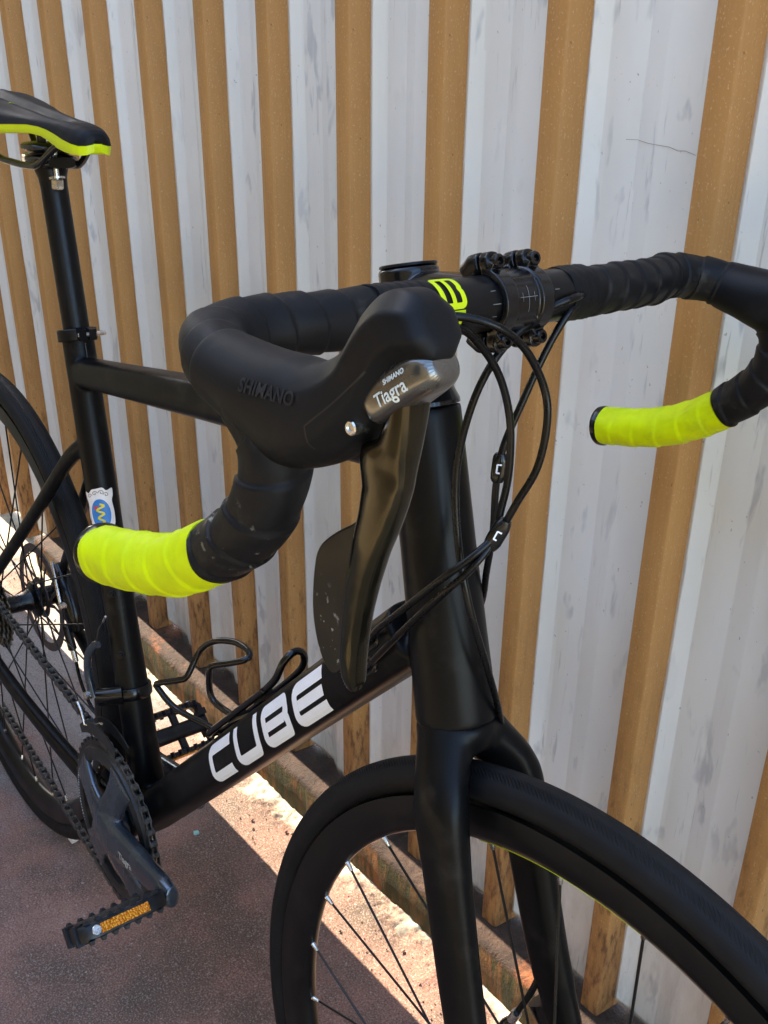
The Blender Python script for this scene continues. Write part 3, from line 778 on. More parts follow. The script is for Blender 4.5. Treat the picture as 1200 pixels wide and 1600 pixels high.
# neon pinstripe on part of the front rim, faint rim lettering, valve
mb = MB(); lathe(mb, [(.2855, -.0052), (.2850, -.0040), (.2845, -.0041), (.2851, -.0055)], 60, a0=radians(86), a1=radians(113)); mb.obj('rim_stripe', 'neon_print', fwheel)
mb = MB(); a = radians(200); cyl(mb, (.285*cos(a), 0, .285*sin(a)), (.245*cos(a), 0, .245*sin(a)), .003, 10, bev=.001); mb.obj('valve', 'hub', rwheel)

# ---- stem
mb = MB(); s0 = HT+HD*.0625
cyl(mb, HT+HD*.0405, HT+HD*.0880, .0195, 36, bev=.002)
sweep(mb, [s0, s0+HD*.002+FW*.02, s0+FW*.045, CL-FW*.012], lerp_tab([(0, (.0215, .0185, 3)), (.4, (.0180, .0170, 2.8)), (1, (.0165, .0205, 2.8))]), 32, up=UPY)
# bar clamp body: ring round the bar
def ringseg(mb, y0, y1, r0, r1, a0, a1, n=24):
    R = []
    for k in range(n+1):
        q = a0+(a1-a0)*k/n; d = FW*cos(q)+HD*sin(q)
        R.append([CL+d*r0+UPY*y0, CL+d*r1+UPY*(y0+.0008), CL+d*r1+UPY*(y1-.0008), CL+d*r0+UPY*y1])
    mb.rings(R)
ringseg(mb, -.022, .022, .0160, .0205, radians(100), radians(260))
for y in (-.0155, .0155):
    for sg in (1, -1):
        sweep(mb, [CL+HD*sg*.0165-FW*.012+UPY*y, CL+HD*sg*.0222-FW*.006+UPY*y, CL+HD*sg*.0226-FW*.0008+UPY*y], lerp_tab([(0, (.0075, .0066, 2.5)), (1, (.0062, .0060, 2.5))]), 16, up=UPY)
stem = mb.obj('stem', 'gloss', bike, fn=SB); 
bv = stem.modifiers.new('remesh', 'REMESH'); bv.mode = 'VOXEL'; bv.voxel_size = .0008; bv.use_smooth_shade = True
sm_ = stem.modifiers.new('smooth', 'SMOOTH'); sm_.factor = .5; sm_.iterations = 10
# faceplate: two bands joined at top and bottom, open in the middle
mb = MB()
for y in (-.0155, .0155): ringseg(mb, y-.0060, y+.0060, .0160, .0200, radians(-84), radians(84))
ringseg(mb, -.0105, .0105, .0160, .0186, radians(38), radians(84)); ringseg(mb, -.0105, .0105, .0160, .0186, radians(-84), radians(-38))
ringseg(mb, -.0105, .0105, .0150, .0176, radians(-42), radians(42))
for y in (-.0155, .0155):
    for sg in (1, -1):
        sweep(mb, [CL+HD*sg*.0222+FW*.0010+UPY*y, CL+HD*sg*.0222+FW*.0072+UPY*y], (.0062, .0060, 2.6), 16, up=UPY)
        sweep(mb, [CL+HD*sg*.0222+FW*.004+UPY*y, CL+HD*sg*.0185+FW*.0095+UPY*y], (.0045, .0050, 2.6), 12, up=UPY)
fp = mb.obj('faceplate', 'gloss', stem, fn=SB)
bv = fp.modifiers.new('remesh', 'REMESH'); bv.mode = 'VOXEL'; bv.voxel_size = .0006; bv.use_smooth_shade = True
sm_ = fp.modifiers.new('smooth', 'SMOOTH'); sm_.factor = .5; sm_.iterations = 9
for y in (-.0155, .0155):
    for sg in (1, -1):
        p = CL+HD*sg*.0224+UPY*y; mb = MB(); n = 20
        x = HD; yv = UPY
        prof = [(.0070, .0042), (.0118, .0042), (.0126, .0036), (.0126, .0022), (.0085, .0020)]
        mb.rings([[p+FW*h+(x*cos(2*pi*k/n)+yv*sin(2*pi*k/n))*r for k in range(n)] for h, r in prof]); mb.obj('stem_bolt', 'gloss', stem, fn=SB, angle=30)
mb = MB(); sweep(mb, [HT+HD*t for t in (.0882, .0884, .0896, .0900)], lerp_tab([(0, (.0186, .0186)), (.2, (.0188, .0188)), (.7, (.0188, .0188)), (1, (.0178, .0178))]), 40); mb.obj('top_cap', 'anod', stem, fn=SB, angle=30)
mb = MB()
for y in (-.012, .012): cyl(mb, s0-FW*.0215+HD*y+UPY*-.012, s0-FW*.0215+HD*y+UPY*.012, .0042, 16, bev=.0008)
mb.obj('stem_rear_bolt', 'gloss', stem, fn=SB, angle=30)

# ---- handlebar
def half(s_):
    return [(0, s_*.0, 0), (0, s_*.05, .0003), (0, s_*.10, .0005), (-.001, s_*.150, .0005), (-.001, s_*.180, .0005), (.007, s_*.202, 0), (.025, s_*.2145, -.0020), (.046, s_*.2180, -.0055), (.065, s_*.2190, -.0140), (.0765, s_*.2195, -.0275), (.0765, s_*.221, -.0460), (.0660, s_*.2225, -.0640), (.0490, s_*.2240, -.0805), (.0270, s_*.2255, -.0965), (.0000, s_*.2265, -.1130), (-.0280, s_*.2270, -.1245), (-.0520, s_*.2275, -.1315), (-.0725, s_*.2280, -.1370)]
BL0 = BL; DXS = {-1: -.0020, 1: -.0140}; ENDX = {-1: .015, 1: .012}; ENDZ = {-1: .009, 1: 0.}; DXL = {-1: .0045, 1: -.016}
half0 = half
def half(s_):
    o = []
    for (x, y, z) in half0(s_):
        k = max(0, min(1, (abs(y)-.14)/.05)); x += DXS[s_]*k
        if z < -.05: k = min(1, (-.05-z)/.07); x += ENDX[s_]*k; z += ENDZ[s_]*k
        o.append((x, y, z))
    return o
mb = MB()
bar_pts = spline([BL(p) for p in half(-1)[::-1]]+[BL(p) for p in half(1)[1:]], .004)
def bar_r(t): return (.0119, .0119)
sweep(mb, bar_pts, bar_r, 24)
mid = [BL((0, y, .0002)) for y in np.linspace(-.085, .085, 40)]
sweep(mb, mid, lerp_tab([(0, (.0125, .0125)), (.18, (.0158, .0158)), (.82, (.0158, .0158)), (1, (.0125, .0125))]), 40)
hbar = mb.obj('handlebar', 'anod', bike, angle=50)
def tape(name, s_, y0, i_end, mat, r0=.0150, sl=0., pitch=.0185, amp=.0014, s0=None, s1=None, phase=0.):
    P = spline([BL(p) for p in half(s_)], .0008)
    L = [0.]
    for i in range(1, len(P)): L.append(L[-1]+(P[i]-P[i-1]).length)
    T = L[-1]; fr = frames(P); rings = []; N = 44
    for i, p in enumerate(P):
        if L[i] < s0-.03 or L[i] > s1+.03: continue
        t, x, y = fr[i]; ring = []
        for k in range(N):
            q = 2*pi*k/N
            f = (L[i]/pitch+phase+s_*q/(2*pi)) % 1.
            st_ = f if s_ > 0 else f
            saw = (1-f)**.9-(.55 if f < .055 else 0)
            lump = .0003*sin(3*q+L[i]*90)+.0002*sin(5*q-L[i]*170)
            r = r0+amp*saw+lump
            ring.append(p+(x*cos(q)+y*sin(q))*r)
        rings.append((L[i], ring))
    rr = [r for l_, r in rings if s0 <= l_ <= s1]
    mb = MB(); mb.rings(rr); return mb.obj(name, mat, hbar, angle=38), T, P, L, fr
P_ = spline([BL(p) for p in half(1)], .0011); TL = sum((b-a).length for a, b in zip(P_, P_[1:]))
for s_ in (-1, 1):
    a0, a1 = (.100, TL-.120) if s_ < 0 else (.052, TL-.116)
    o, T, P, L, fr = tape('black_tape', s_, 0, 0, 'tape', s0=a0, s1=a1, r0=.0146 if s_ < 0 else .0148, phase=.3)
    o2, *_ = tape('neon_tape', s_, 0, 0, 'neon_tape', s0=a1, s1=TL-.003, r0=.0149, pitch=.021, amp=.0008, phase=.6)
    # finishing tape next to the stem
    mb = MB(); b0, b1 = (.069, .108) if s_ < 0 else (.044, .070)
    Q = [(P[i], fr[i]) for i in range(len(P)) if b0 <= L[i] <= b1]; N = 40
    mb.rings([[p+(f[1]*cos(2*pi*k/N)+f[2]*sin(2*pi*k/N))*(.0163+.0006*(i % 9)/9+.0004*sin(k)) for k in range(N)] for i, (p, f) in enumerate(Q)]); mb.obj('finishing_tape', 'rubber', hbar, angle=60)
    # end plug
    e = P[-1]; t = fr[-1][0]; x = fr[-1][1]; y = fr[-1][2]; mb = MB()
    mb.rings([[e+t*h+(x*cos(2*pi*k/32)+y*sin(2*pi*k/32))*r for k in range(32)] for h, r in ((-.004, .0150), (-.002, .0163), (.0010, .0160), (.0022, .0140), (.0030, .009))]); mb.obj('end_plug', 'gloss', hbar)
# neon mark and tick marks on the bare bar
def BARM(y0):
    return lambda u, v: tuple(BL((.01605*cos(u/.0160), y0+v, .0002+.01605*sin(u/.0160))))
f = BARM(-.067); mb = MB()
# u runs round the bar (0 = front, up positive), v along it
stroke(mb, path2d([(.0245, .0015), (.0050, .0015), (.0050, .0165), (.0130, .0165), (.0147, .0155), (.0164, .0165), (.0245, .0165)], .003, closed=True), .0034, f, closed=True, step=.001)
stroke(mb, path2d([(.0229-.0002, .0090), (.0067, .0090)]), .0030, f, step=.001)
stroke(mb, path2d([(.0015, .0010), (.0015, .0165)]), .0022, f, step=.001)
stroke(mb, path2d([(-.0010, .003), (-.0105, .0005)]), .0026, f, step=.001); stroke(mb, path2d([(-.0010, .0085), (-.0105, .006)]), .0026, f, step=.001); stroke(mb, path2d([(-.0010, .014), (-.0105, .0125)]), .0026, f, step=.001)
mb.obj('bar_logo', 'neon_print', hbar, smooth=False)
mb = MB()
for yb, us in ((-.0285, (.011, .0035, -.0035)), (.0260, (.008, .000))):
    f = BARM(yb)
    for u in us: stroke(mb, path2d([(u, 0), (u, .0040 if u != .0035 else .0065)]), .00035, f, step=.002, cross=1)
fc = lambda u, v: tuple(BL(FW.normalized()*.0179*cos(u/.0175)+HD*.0179*sin(u/.0175)+Vector((0, v, 0))))
stroke(mb, path2d([(-.0075, 0), (.0075, 0)]), .00030, fc, step=.002, cross=1); stroke(mb, path2d([(.001, -.0075), (.001, -.0003)]), .00030, fc, step=.002, cross=1); stroke(mb, path2d([(.001, .0003), (.001, .0075)]), .0003, fc, step=.002, cross=1)
for v in (-.005, .005): stroke(mb, path2d([(-.0015, v), (.0035, v)]), .0003, fc, step=.002, cross=1)
mb.obj('bar_scale_marks', 'dim_print', hbar, smooth=False)

# ---- brake levers
HPROF = [(.040, -.014), (.050, -.0215), (.060, -.0275), (.078, -.0325), (.094, -.0325), (.110, -.0235), (.124, -.0150), (.1375, -.0090), (.1405, .0010), (.1395, .0090), (.1440, .0190), (.1530, .0275), (.1640, .0340), (.1735, .0365), (.1750, .0400), (.1690, .0455), (.1590, .0495), (.1470, .0520), (.1350, .0510), (.1280, .0465), (.1235, .0375), (.1180, .0285), (.1110, .0225), (.0970, .0192), (.0780, .0168), (.0600, .0165), (.0420, .0160)]
def facet(n, w_, h_, he):
    k = max(0., min(1., (he-2.5)/1.0)); out = []
    for (a, b), i in zip(se(n, w_, h_, min(he, 2.6)), range(n)):
        q = 2*pi*i/n; ca, sa = abs(cos(q)), abs(sin(q))
        r = 1/max(ca/1., sa/1., (ca+sa)/1.42); fa, fb = r*cos(q)*w_, r*sin(q)*h_
        out.append((a+(fa-a)*k, b+(fb-b)*k))
    return out
def lever(s_):
    BL = lambda p: BL0((p[0]+DXL[s_], p[1], p[2]*(1. if p[2] > -.02 else 1.-.07*min(1, (-.02-p[2])/.03))))
    e = bpy.data.objects.new('brake_lever', None); COL.objects.link(e); e.parent = bike
    YC = .2175
    def fm(x, z, y): return BL((x, s_*(YC+y), z))
    mb = MB(); HS = [(.0260, -.0030, -6, .0150, .0150, 2.), (.0285, -.0032, -6, .0166, .0166, 2.), (.0360, -.0040, -7, .0174, .0172, 2.), (.0470, -.0052, -8, .0186, .0179, 2.), (.056, -.0065, -7, .0198, .0184, 2.1), (.068, -.0078, -4, .0214, .0186, 2.3), (.082, -.0080, 4, .0226, .0184, 2.5), (.096, -.0050, 14, .0206, .0178, 2.7), (.1090, .0015, 28, .0178, .0168, 3.0), (.1210, .0115, 42, .0146, .0154, 3.4), (.1275, .0225, 52, .0132, .0146, 3.8), (.1330, .0310, 52, .0134, .0142, 4.0), (.1400, .0372, 46, .0140, .0138, 4.0), (.1460, .0395, 38, .0136, .0132, 4.0), (.1505, .0405, 34, .0120, .0120, 3.8), (.1530, .0412, 32, .0088, .0092, 3.4), (.1540, .0415, 32, .0050, .0060, 2.8)]
    HS2 = []
    m_ = 64
    A_ = spline([(q[0], q[1], radians(q[2])) for q in HS], 1e9); 
    for i in range(m_+1):
        t = i/m_*(len(HS)-1); k = min(int(t), len(HS)-2); u = t-k
        g0 = HS[max(0, k-1)]; g1 = HS[k]; g2 = HS[k+1]; g3 = HS[min(len(HS)-1, k+2)]
        HS2.append([.5*((2*b_)+(c_-a_)*u+(2*a_-5*b_+4*c_-d_)*u*u+(3*b_-a_-3*c_+d_)*u**3) for a_, b_, c_, d_ in zip(g0, g1, g2, g3)])
    R = []
    for (hx, hz, ph, hh, hw, he) in HS2:
        ph = radians(ph); R.append([BL((hx-sin(ph)*b_, s_*(YC+a_), hz+cos(ph)*b_+.0025*max(0, min(1, (hx-.10)/.03)))) for a_, b_ in facet(56, hw, hh, he)])
    mb.rings(R); hood = mb.obj('hood', 'rubber', e, angle=180); remesh(hood, .0008, 2)
    # outer panel with pin
    if s_ < 0:
        mb = MB(); f = lambda a, b: tuple(BL((a, s_*(YC+.05), b)))
        stroke(mb, path2d([(.1050, -.0040), (.1180, .0080), (.1270, .0175), (.1320, .0235)], .01), .0007, f, step=.002, cross=2); 
        stroke(mb, path2d([(.1050, -.0040), (.1065, -.0110), (.1080, -.0125)], .004), .0007, f, step=.002, cross=2)
        o = mb.obj('hood_seam', 'hood_print', e, smooth=False); shrink(o, hood, .00015, 'y')
        me = text_mesh('SHIMANO', .0074, 0, .0002, 1.05); xform_mesh(me, lambda a, b, c_: BL((.0810+a*1.0, s_*(YC+.05), .0020+b+a*.10))); o = mesh_obj('hood_lettering', me, 'hood_print', e, smooth=False); shrink(o, hood, .0005, 'y')
    mb = MB(); pp = Vector((.1265, YC+.0088, .0010)); n = 20
    for rr_ in (1,):
        mb.rings([[BL((pp.x+r*cos(2*pi*k/n), s_*(pp.y+h), pp.z+r*sin(2*pi*k/n))) for k in range(n)] for h, r in ((-.004, .0029), (.0028, .0029), (.0034, .0024), (.0034, .0016), (.0026, .0012))])
    mb.obj('pivot_pin', 'steel', e, angle=30)
    # lever top body
    mb = MB()
    P = [fm(x, z, y) for x, z, y in ((.1300, .0080, .000), (.1318, .0098, .000), (.1400, .0180, 0), (.1475, .0245, -.0005), (.1535, .0290, -.001), (.1580, .0315, -.0015))]
    lat = (BL((0, 1, 0))-BL((0, 0, 0))).normalized()
    sweep(mb, P, lerp_tab([(0, (.0066, .0098, 3)), (.05, (.0078, .0110, 3.2)), (.5, (.0084, .0114, 3.2)), (.85, (.0080, .0106, 2.6)), (1, (.0052, .0076, 2.2))]), 36, up=lat)
    top = mb.obj('lever_body', 'lever_grey', e, angle=60); sub = top.modifiers.new('sub', 'SUBSURF'); sub.levels = 1; sub.render_levels = 2
    # blade
    mb = MB()
    C = [(.1435, .0190, 0, .0050, .0080), (.1420, .0060, 0, .0062, .0074), (.1400, -.0040, 0, .0075, .0070), (.1350, -.0105, 0, .0122, .0066), (.1345, -.0160, 0, .0124, .0065), (.1350, -.0250, 0, .0100, .0063), (.1330, -.0370, 0, .0088, .0061), (.1300, -.0500, 0, .0078, .0059), (.1265, -.0660, -.001, .0067, .0057), (.1235, -.0820, -.002, .0060, .0055), (.1215, -.0980, -.003, .0056, .0055), (.1210, -.1110, -.0035, .0055, .0055), (.1218, -.1200, -.004, .0048, .0050), (.1224, -.1245, -.004, .0030, .0032)]
    R = []; n = 32
    CC = spline([(c_[0], c_[1], c_[2]) for c_ in C], .003); DD2 = spline([(c_[3], c_[4], c_[1]) for c_ in C], .003)
    # resample both by parameter
    m_ = 60
    for i in range(m_+1):
        t = i/m_*(len(C)-1); k = min(int(t), len(C)-2); u = t-k; u_ = u
        c0, c1 = C[k], C[k+1]; q = [a+(b-a)*u_ for a, b in zip(c0, c1)]
        ring = []
        for a, b in se(n, 1, 1, 3.4):
            xx = q[0]+a*q[3]; yy = q[2]+b*q[4]*(1. if a > -.2 else 1.-.30*(-a-.2))
            ring.append(BL((xx, s_*(YC+yy), q[1]-.25*(a*q[3]))))
        R.append(ring)
    mb.rings(R); bl_ = mb.obj('lever_blade', 'lever', e, angle=80); sm_ = bl_.modifiers.new('smooth', 'SMOOTH'); sm_.factor = .5; sm_.iterations = 3
    # shift paddle behind the blade
    pl = [(.124, -.040), (.1150, -.0480), (.1040, -.0575), (.0960, -.0670), (.0935, -.0780), (.0940, -.0980), (.0985, -.1130), (.1050, -.1220), (.1120, -.1235), (.1185, -.1150), (.1220, -.0950), (.1270, -.0650)]
    pl2 = [(p.x, p.y) for p in spline([(a, b, 0) for a, b in pl], .003, True)]
    mb = MB(); prism(mb, pl2, -.0030, .0022, lambda a, b, h: BL((a, s_*(YC-.004+h+.05*(a-.12)), b)))
    pd = mb.obj('shift_paddle', 'worn_paddle', e, angle=30); bv = pd.modifiers.new('bev', 'BEVEL'); bv.width = .0012; bv.segments = 2; bv.limit_method = 'ANGLE'
    if s_ < 0:
        ax = Vector((.0265, 0, .0215)).normalized(); nx = Vector((-ax.z, 0, ax.x))
        for txt, sz, da, dn_ in (('Tiagra', .0066, -.0014, -.0014), ('SHIMANO', .0024, .0030, .0030)):
            me = text_mesh(txt, sz, .12, .0001); c0 = Vector((.1425, 0, .0200))
            xform_mesh(me, lambda a, b, c_: BL(c0+ax*(a+da)+nx*(b+dn_)+Vector((0, s_*(YC+.04), 0))))
            o = mesh_obj('lever_lettering', me, 'grey_print', e, smooth=False); shrink(o, top, .0002, 'y')
    return e
lever(-1); lever(1)

# ---- cables
def cable(name, P, r=.00235, mat='cable'):
    mb = MB(); sweep(mb, spline(P, .003), r, 14); return mb.obj(name, mat, bike, angle=180)
cabA = [(.888, .066, .9660), (.8985, .0450, .9675), (.8950, .0300, .9625), (.8930, .0100, .9520), (.8915, -.0100, .9335), (.8870, -.0200, .9040), (.8840, -.0230, .8630), (.8925, -.0230, .8190), (.9055, -.0200, .7800), (.9120, -.0050, .7360), (.9105, .0120, .6990), (.9040, .0300, .6617), (.900, .040, .64)]
cabB = [(.886, .070, .9600), (.8935, .0500, .9600), (.8920, .0350, .9380), (.8900, .0200, .9030), (.8885, .0100, .8750), (.8885, .0080, .8500), (.8870, .0120, .8172), (.8800, .0180, .7853), (.8690, .0280, .7513), (.850, .034, .725)]
cabC = [(.888, -.085, .9640), (.9000, -.0550, .9663), (.9140, -.0350, .9622), (.9190, -.0150, .9486), (.9234, .0, .9258), (.9277, .002, .9058), (.9269, .0, .8783), (.9202, -.006, .8547), (.9136, -.012, .8332), (.9088, -.028, .8185), (.8963, -.038, .8011), (.8580, -.038, .7576), (.8339, -.034, .7320), (.8161, -.0240, .7104), (.806, -.015, .700)]
cabD = [(.889, -.078, .9560), (.8994, -.050, .9592), (.9003, -.030, .9466), (.9034, -.015, .9270), (.9066, -.006, .9004), (.9088, -.004, .8686), (.9098, -.008, .8448), (.9121, -.014, .8280), (.9099, -.028, .8112), (.8957, -.036, .7892), (.8612, -.034, .7459), (.8339, -.031, .7106), (.8161, -.024, .6896), (.806, -.015, .680)]
for P in (cabA, cabB, cabC, cabD): cable('cable', P)
for (a, b, rad) in (((.8878, .0095, .8716), (.8890, .0080, .8535), .0046), ((.9165, -.0095, .8425), (.9108, -.0150, .8225), .0050)):
    a, b = Vector(a), Vector(b); t = (b-a).normalized(); mb = MB()
    sweep(mb, [a, a+t*.002, a.lerp(b, .25), a.lerp(b, .75), b-t*.002, b], lerp_tab([(0, (rad*.75, rad*.7)), (.12, (rad, rad*.85, 3)), (.5, (rad*1.05, rad*.9, 4)), (.88, (rad, rad*.85, 3)), (1, (rad*.75, rad*.7))]), 20, up=Vector((.77, -.64, 0)))
    cl_ = mb.obj('cable_clip', 'gloss', bike)
    vd = Vector((.72, -.66, .2)).normalized(); ux = (t-vd*t.dot(vd)).normalized(); uy = vd.cross(ux); c0 = a.lerp(b, .5)+vd*(rad*1.16)
    mb = MB(); stroke(mb, path2d([(-.0026, .0004), (-.0026, -.0016), (.0026, -.0016), (.0026, .0012)], .0004), .0010, lambda u, v: tuple(c0+ux*u*-1+uy*v), step=.001, cross=1); mb.obj('clip_mark', 'white', cl_, smooth=False)
# front brake hose at the far fork blade, with boot and ferrule
cable('brake_hose', [(.945, .052, .535), (.9568, .0500, .4989), (.9591, .0450, .4803), (.9572, .0400, .4589), (.9506, .0360, .4338)], .0026)
mb = MB(); sweep(mb, [(.9506, .0360, .4338), (.9485, .0352, .4268), (.9470, .0346, .4220)], .0040, 16); mb.obj('hose_ferrule', 'steel', bike)
mb = MB(); sweep(mb, [(.9475, .0348, .4235), (.9455, .0340, .4170), (.9420, .0330, .4040), (.9390, .0320, .3900)], lerp_tab([(0, (.0042, .0042)), (.2, (.0062, .0062)), (1, (.0066, .0066))]), 18, roundend=True); mb.obj('hose_boot', 'gloss', bike)
mb = MB()
sweep(mb, [(.985, .060, .405), (.975, .058, .43), (.960, .056, .445)], (.016, .012, 3), 20, up=UPY); mb.obj('front_brake_caliper', 'gloss', bike)

# ---- bottle cage (bent wire)
cage = bpy.data.objects.new('bottle_cage', None); COL.objects.link(cage); cage.parent = bike
def top_at(u, h, y): return tuple(DT0+DD*u+DN*(.0262+h)+Vector((0, y, 0)))
mb = MB()
W1 = [top_at(.395, .004, -.012), top_at(.420, .006, -.0125), top_at(.440, .014, -.010), top_at(.447, .018, 0), top_at(.440, .014, .010), top_at(.420, .006, .0125), top_at(.36, .004, .012), top_at(.26, .004, .012), top_at(.236, .004, .009), top_at(.229, .010, .004), (.4960, -.008, .4590), (.4740, -.0165, .4735), (.4700, -.0175, .4770), (.4770, -.0150, .4825), (.5000, -.0055, .4955), (.5065, -.0010, .5020), (.5061, .0120, .5242), (.5180, .0165, .5400), (.5338, .0200, .5510), (.5551, .0260, .5579), (.5780, .0255, .5610), (.5860, .0215, .5590), (.5850, .0165, .5570), (.5700, .0100, .5480), (.5530, .0030, .5385), (.5490, .0000, .5310), (.5510, .0020, .5000), top_at(.285, .006, .003)]
sweep(mb, spline(W1, .003), .0033, 12); mb.obj('cage_wire', 'gloss', cage, angle=180)
mb = MB(); sweep(mb, spline([top_at(.395, .004, -.012), top_at(.33, .004, -.012), top_at(.26, .004, -.012), top_at(.240, .004, -.006), top_at(.236, .004, .004)], .004), .0033, 12); mb.obj('cage_wire', 'gloss', cage, angle=180)
for u in (.375, .311):
    mb = MB(); Mx = Matrix((DD, UPY, DN)).transposed(); mb.box(top_at(u, .001, 0), (.022, .024, .0022), Mx); p = Vector(top_at(u, .002, 0)); cyl(mb, p, p+DN*.004, .0044, 16, bev=.0008); mb.obj('cage_bolt', 'anod', cage, angle=30)

# ---- crankset
CRA = radians(14.5)
cd_ = Vector((cos(CRA), 0, sin(CRA))); cn_ = Vector((-sin(CRA), 0, cos(CRA)))
mb = MB(); yc = -.0450
def ringflat(mb, r0, r1, y0, y1, n=100, teeth=0, th=0.):
    prof = []
    if not teeth: lathe(mb, [(r0, y0), (r0, y1), (r1, y1), (r1, y0)], n); return
    R = []
    for k in range(teeth*4):
        q = 2*pi*k/(teeth*4); rr_ = r1+(th if k % 4 in (0, 1) else 0); R.append([(r*cos(q), y, r*sin(q)) for r, y in ((r0, y0), (r0, y1), (rr_, y1), (rr_, y0))])
    mb.loop(R)
ringflat(mb, .0770, .0985, yc-.0012, yc+.0012, teeth=50, th=.0045)
chr_ = mb.obj('chainring', 'ring', bike, fn=lambda p: BB+Vector(p), angle=30)
mb = MB(); ringflat(mb, .062, .0665, yc+.0075, yc+.0095, teeth=34, th=.004); mb.obj('inner_chainring', 'cassette', chr_, fn=lambda p: BB+Vector(p), angle=30)
mb = MB(); lathe(mb, [(.0765, yc-.0012), (.0765, yc-.0050), (.0830, yc-.0062), (.0915, yc-.0050), (.0935, yc-.0012)], 100); mb.obj('chainring_face', 'ring', chr_, fn=lambda p: BB+Vector(p), angle=40)
mb = MB()
for k, a in enumerate((CRA+radians(55), CRA-radians(55), CRA+radians(140), CRA-radians(140))):
    d = Vector((cos(a), 0, sin(a)))
    sweep(mb, spline([BB+d*.010+UPY*(yc-.010), BB+d*.035+UPY*(yc-.009), BB+d*.062+UPY*(yc-.006), BB+d*.086+UPY*(yc-.003)], .006), lerp_tab([(0, (.006, .026, 3)), (.5, (.0055, .0190, 3)), (.8, (.0048, .0210, 3)), (1, (.0036, .0280, 3))]), 24, up=d.cross(UPY))
cyl(mb, BB+UPY*(yc+.010), BB+UPY*(yc-.016), .022, 36, bev=.003)
P = spline([BB+cd_*-.012+UPY*(yc-.012), BB+cd_*.02+UPY*(yc-.013), BB+cd_*.07+UPY*(yc-.015), BB+cd_*.12+UPY*(yc-.018), BB+cd_*.160+UPY*(yc-.021), BB+cd_*.1725+UPY*(yc-.0215), BB+cd_*.183+UPY*(yc-.0215)], .006)
sweep(mb, P, lerp_tab([(0, (.0085, .020, 2.6)), (.15, (.0110, .0250, 2.8)), (.4, (.0100, .0200, 3)), (.75, (.0085, .0160, 3)), (.92, (.0085, .0165, 3)), (1, (.0070, .0110, 2.4))]), 32, up=cn_)
crk = mb.obj('crank_arm', 'crank', bike); remesh(crk, .0013, 10)
me = text_mesh('Tiagra', .0135, .15, .0002); xform_mesh(me, lambda a, b, c_: BB+cd_*(.078+a)+cn_*(b*1.0-.003)+UPY*-.10); o = mesh_obj('crank_lettering', me, 'grey_print', crk, smooth=False); shrink(o, crk, .0003, 'y')
mb = MB()
for q in np.linspace(-.42, .42, 20): 
    a = CRA+radians(172)+q; p = Vector((cos(a), 0, sin(a))); mb.box(BB+p*.0862+UPY*(yc-.0061), (.0016, .0004, .0016 if int(q*50) % 3 else .0006), None)
mb.obj('chainring_print', 'grey_print', chr_, smooth=False)
mb = MB(); Pl = [BB-cd_*(t)+UPY*y for t, y in ((-.012, .055), (.02, .058), (.09, .062), (.160, .066), (.182, .067))]
sweep(mb, spline(Pl, .006), lerp_tab([(0, (.0085, .018, 2.6)), (.2, (.0085, .018, 2.6)), (.6, (.0075, .0125, 3)), (1, (.0065, .010, 3))]), 24, up=cn_); mb.obj('crank_arm', 'crank', bike)
# pedals
def pedal(c, s_, tilt):
    """c: axle point at the crank; s_ -1 outward towards the camera side"""
    e = bpy.data.objects.new('pedal', None); COL.objects.link(e); e.parent = bike
    e.matrix_local = Matrix.Translation(c) @ Euler((0, radians(-tilt), 0)).to_matrix().to_4x4() @ Matrix.Diagonal((1, .90, .92, 1))
    o0 = .010
    mb = MB(); sweep(mb, [(0, s_*q, 0) for q in (-.004, .004, .012, .016, .05, .088, .100)], lerp_tab([(0, (.0075, .0075)), (.1, (.0075, .0075)), (.14, (.011, .011)), (.3, (.0125, .0125)), (.6, (.0105, .0105)), (1, (.0115, .0115))]), 20)
    mb.obj('pedal_axle', 'pedal', e)
    mb = MB()
    for xb in (-.029, .029):
        P = spline([(xb*.82, s_*(o0), 0), (xb, s_*(o0+.010), 0), (xb*1.02, s_*(o0+.045), 0), (xb, s_*(o0+.080), 0), (xb*.80, s_*(o0+.092), 0)], .004)
        sweep(mb, P, (.0085, .0036, 4), 12, up=Vector((1, 0, 0)))
        for k in range(7):
            yy = s_*(o0+.008+k*.0128)
            for zz in (1, -1): mb.add([(xb-.0042, yy-.0032, zz*.0082), (xb+.0042, yy-.0032, zz*.0082), (xb+.0042, yy+.0032, zz*.0082), (xb-.0042, yy+.0032, zz*.0082), (xb-.003, yy-.0012, zz*.0122), (xb+.003, yy-.0012, zz*.0122), (xb+.003, yy+.0012, zz*.0122), (xb-.003, yy+.0012, zz*.0122)], [(0, 1, 5, 4), (1, 2, 6, 5), (2, 3, 7, 6), (3, 0, 4, 7), (4, 5, 6, 7)])
    for yy in (o0+.001, o0+.090): mb.box((0, s_*yy, 0), (.048, .007, .015), None)
    for xx in (-.014, .014): mb.box((xx, s_*(o0+.090), 0), (.009, .012, .021), None)
    mb.box((0, s_*(o0+.047), -.001), (.066, .009, .009), None)
    mb.obj('pedal_cage', 'pedal', e, angle=30)
    for xb in (-.0335, .0335):
        mb = MB(); mb.box((xb, s_*(o0+.046), 0), (.0022, .054, .0098), None)
        r = mb.obj('reflector', 'amber', e, smooth=False); bv = r.modifiers.new('bev', 'BEVEL'); bv.width = .0007; bv.segments = 2
        mb = MB(); cyl(mb, (xb-.001, s_*(o0+.0775), 0), (xb+.0008*(1 if xb > 0 else -1), s_*(o0+.0775), 0), .0052, 14, bev=.0006); mb.obj('reflector_rivet', 'steel', e)
    return e
pr = BB+cd_*.1725+UPY*(yc-.0215)
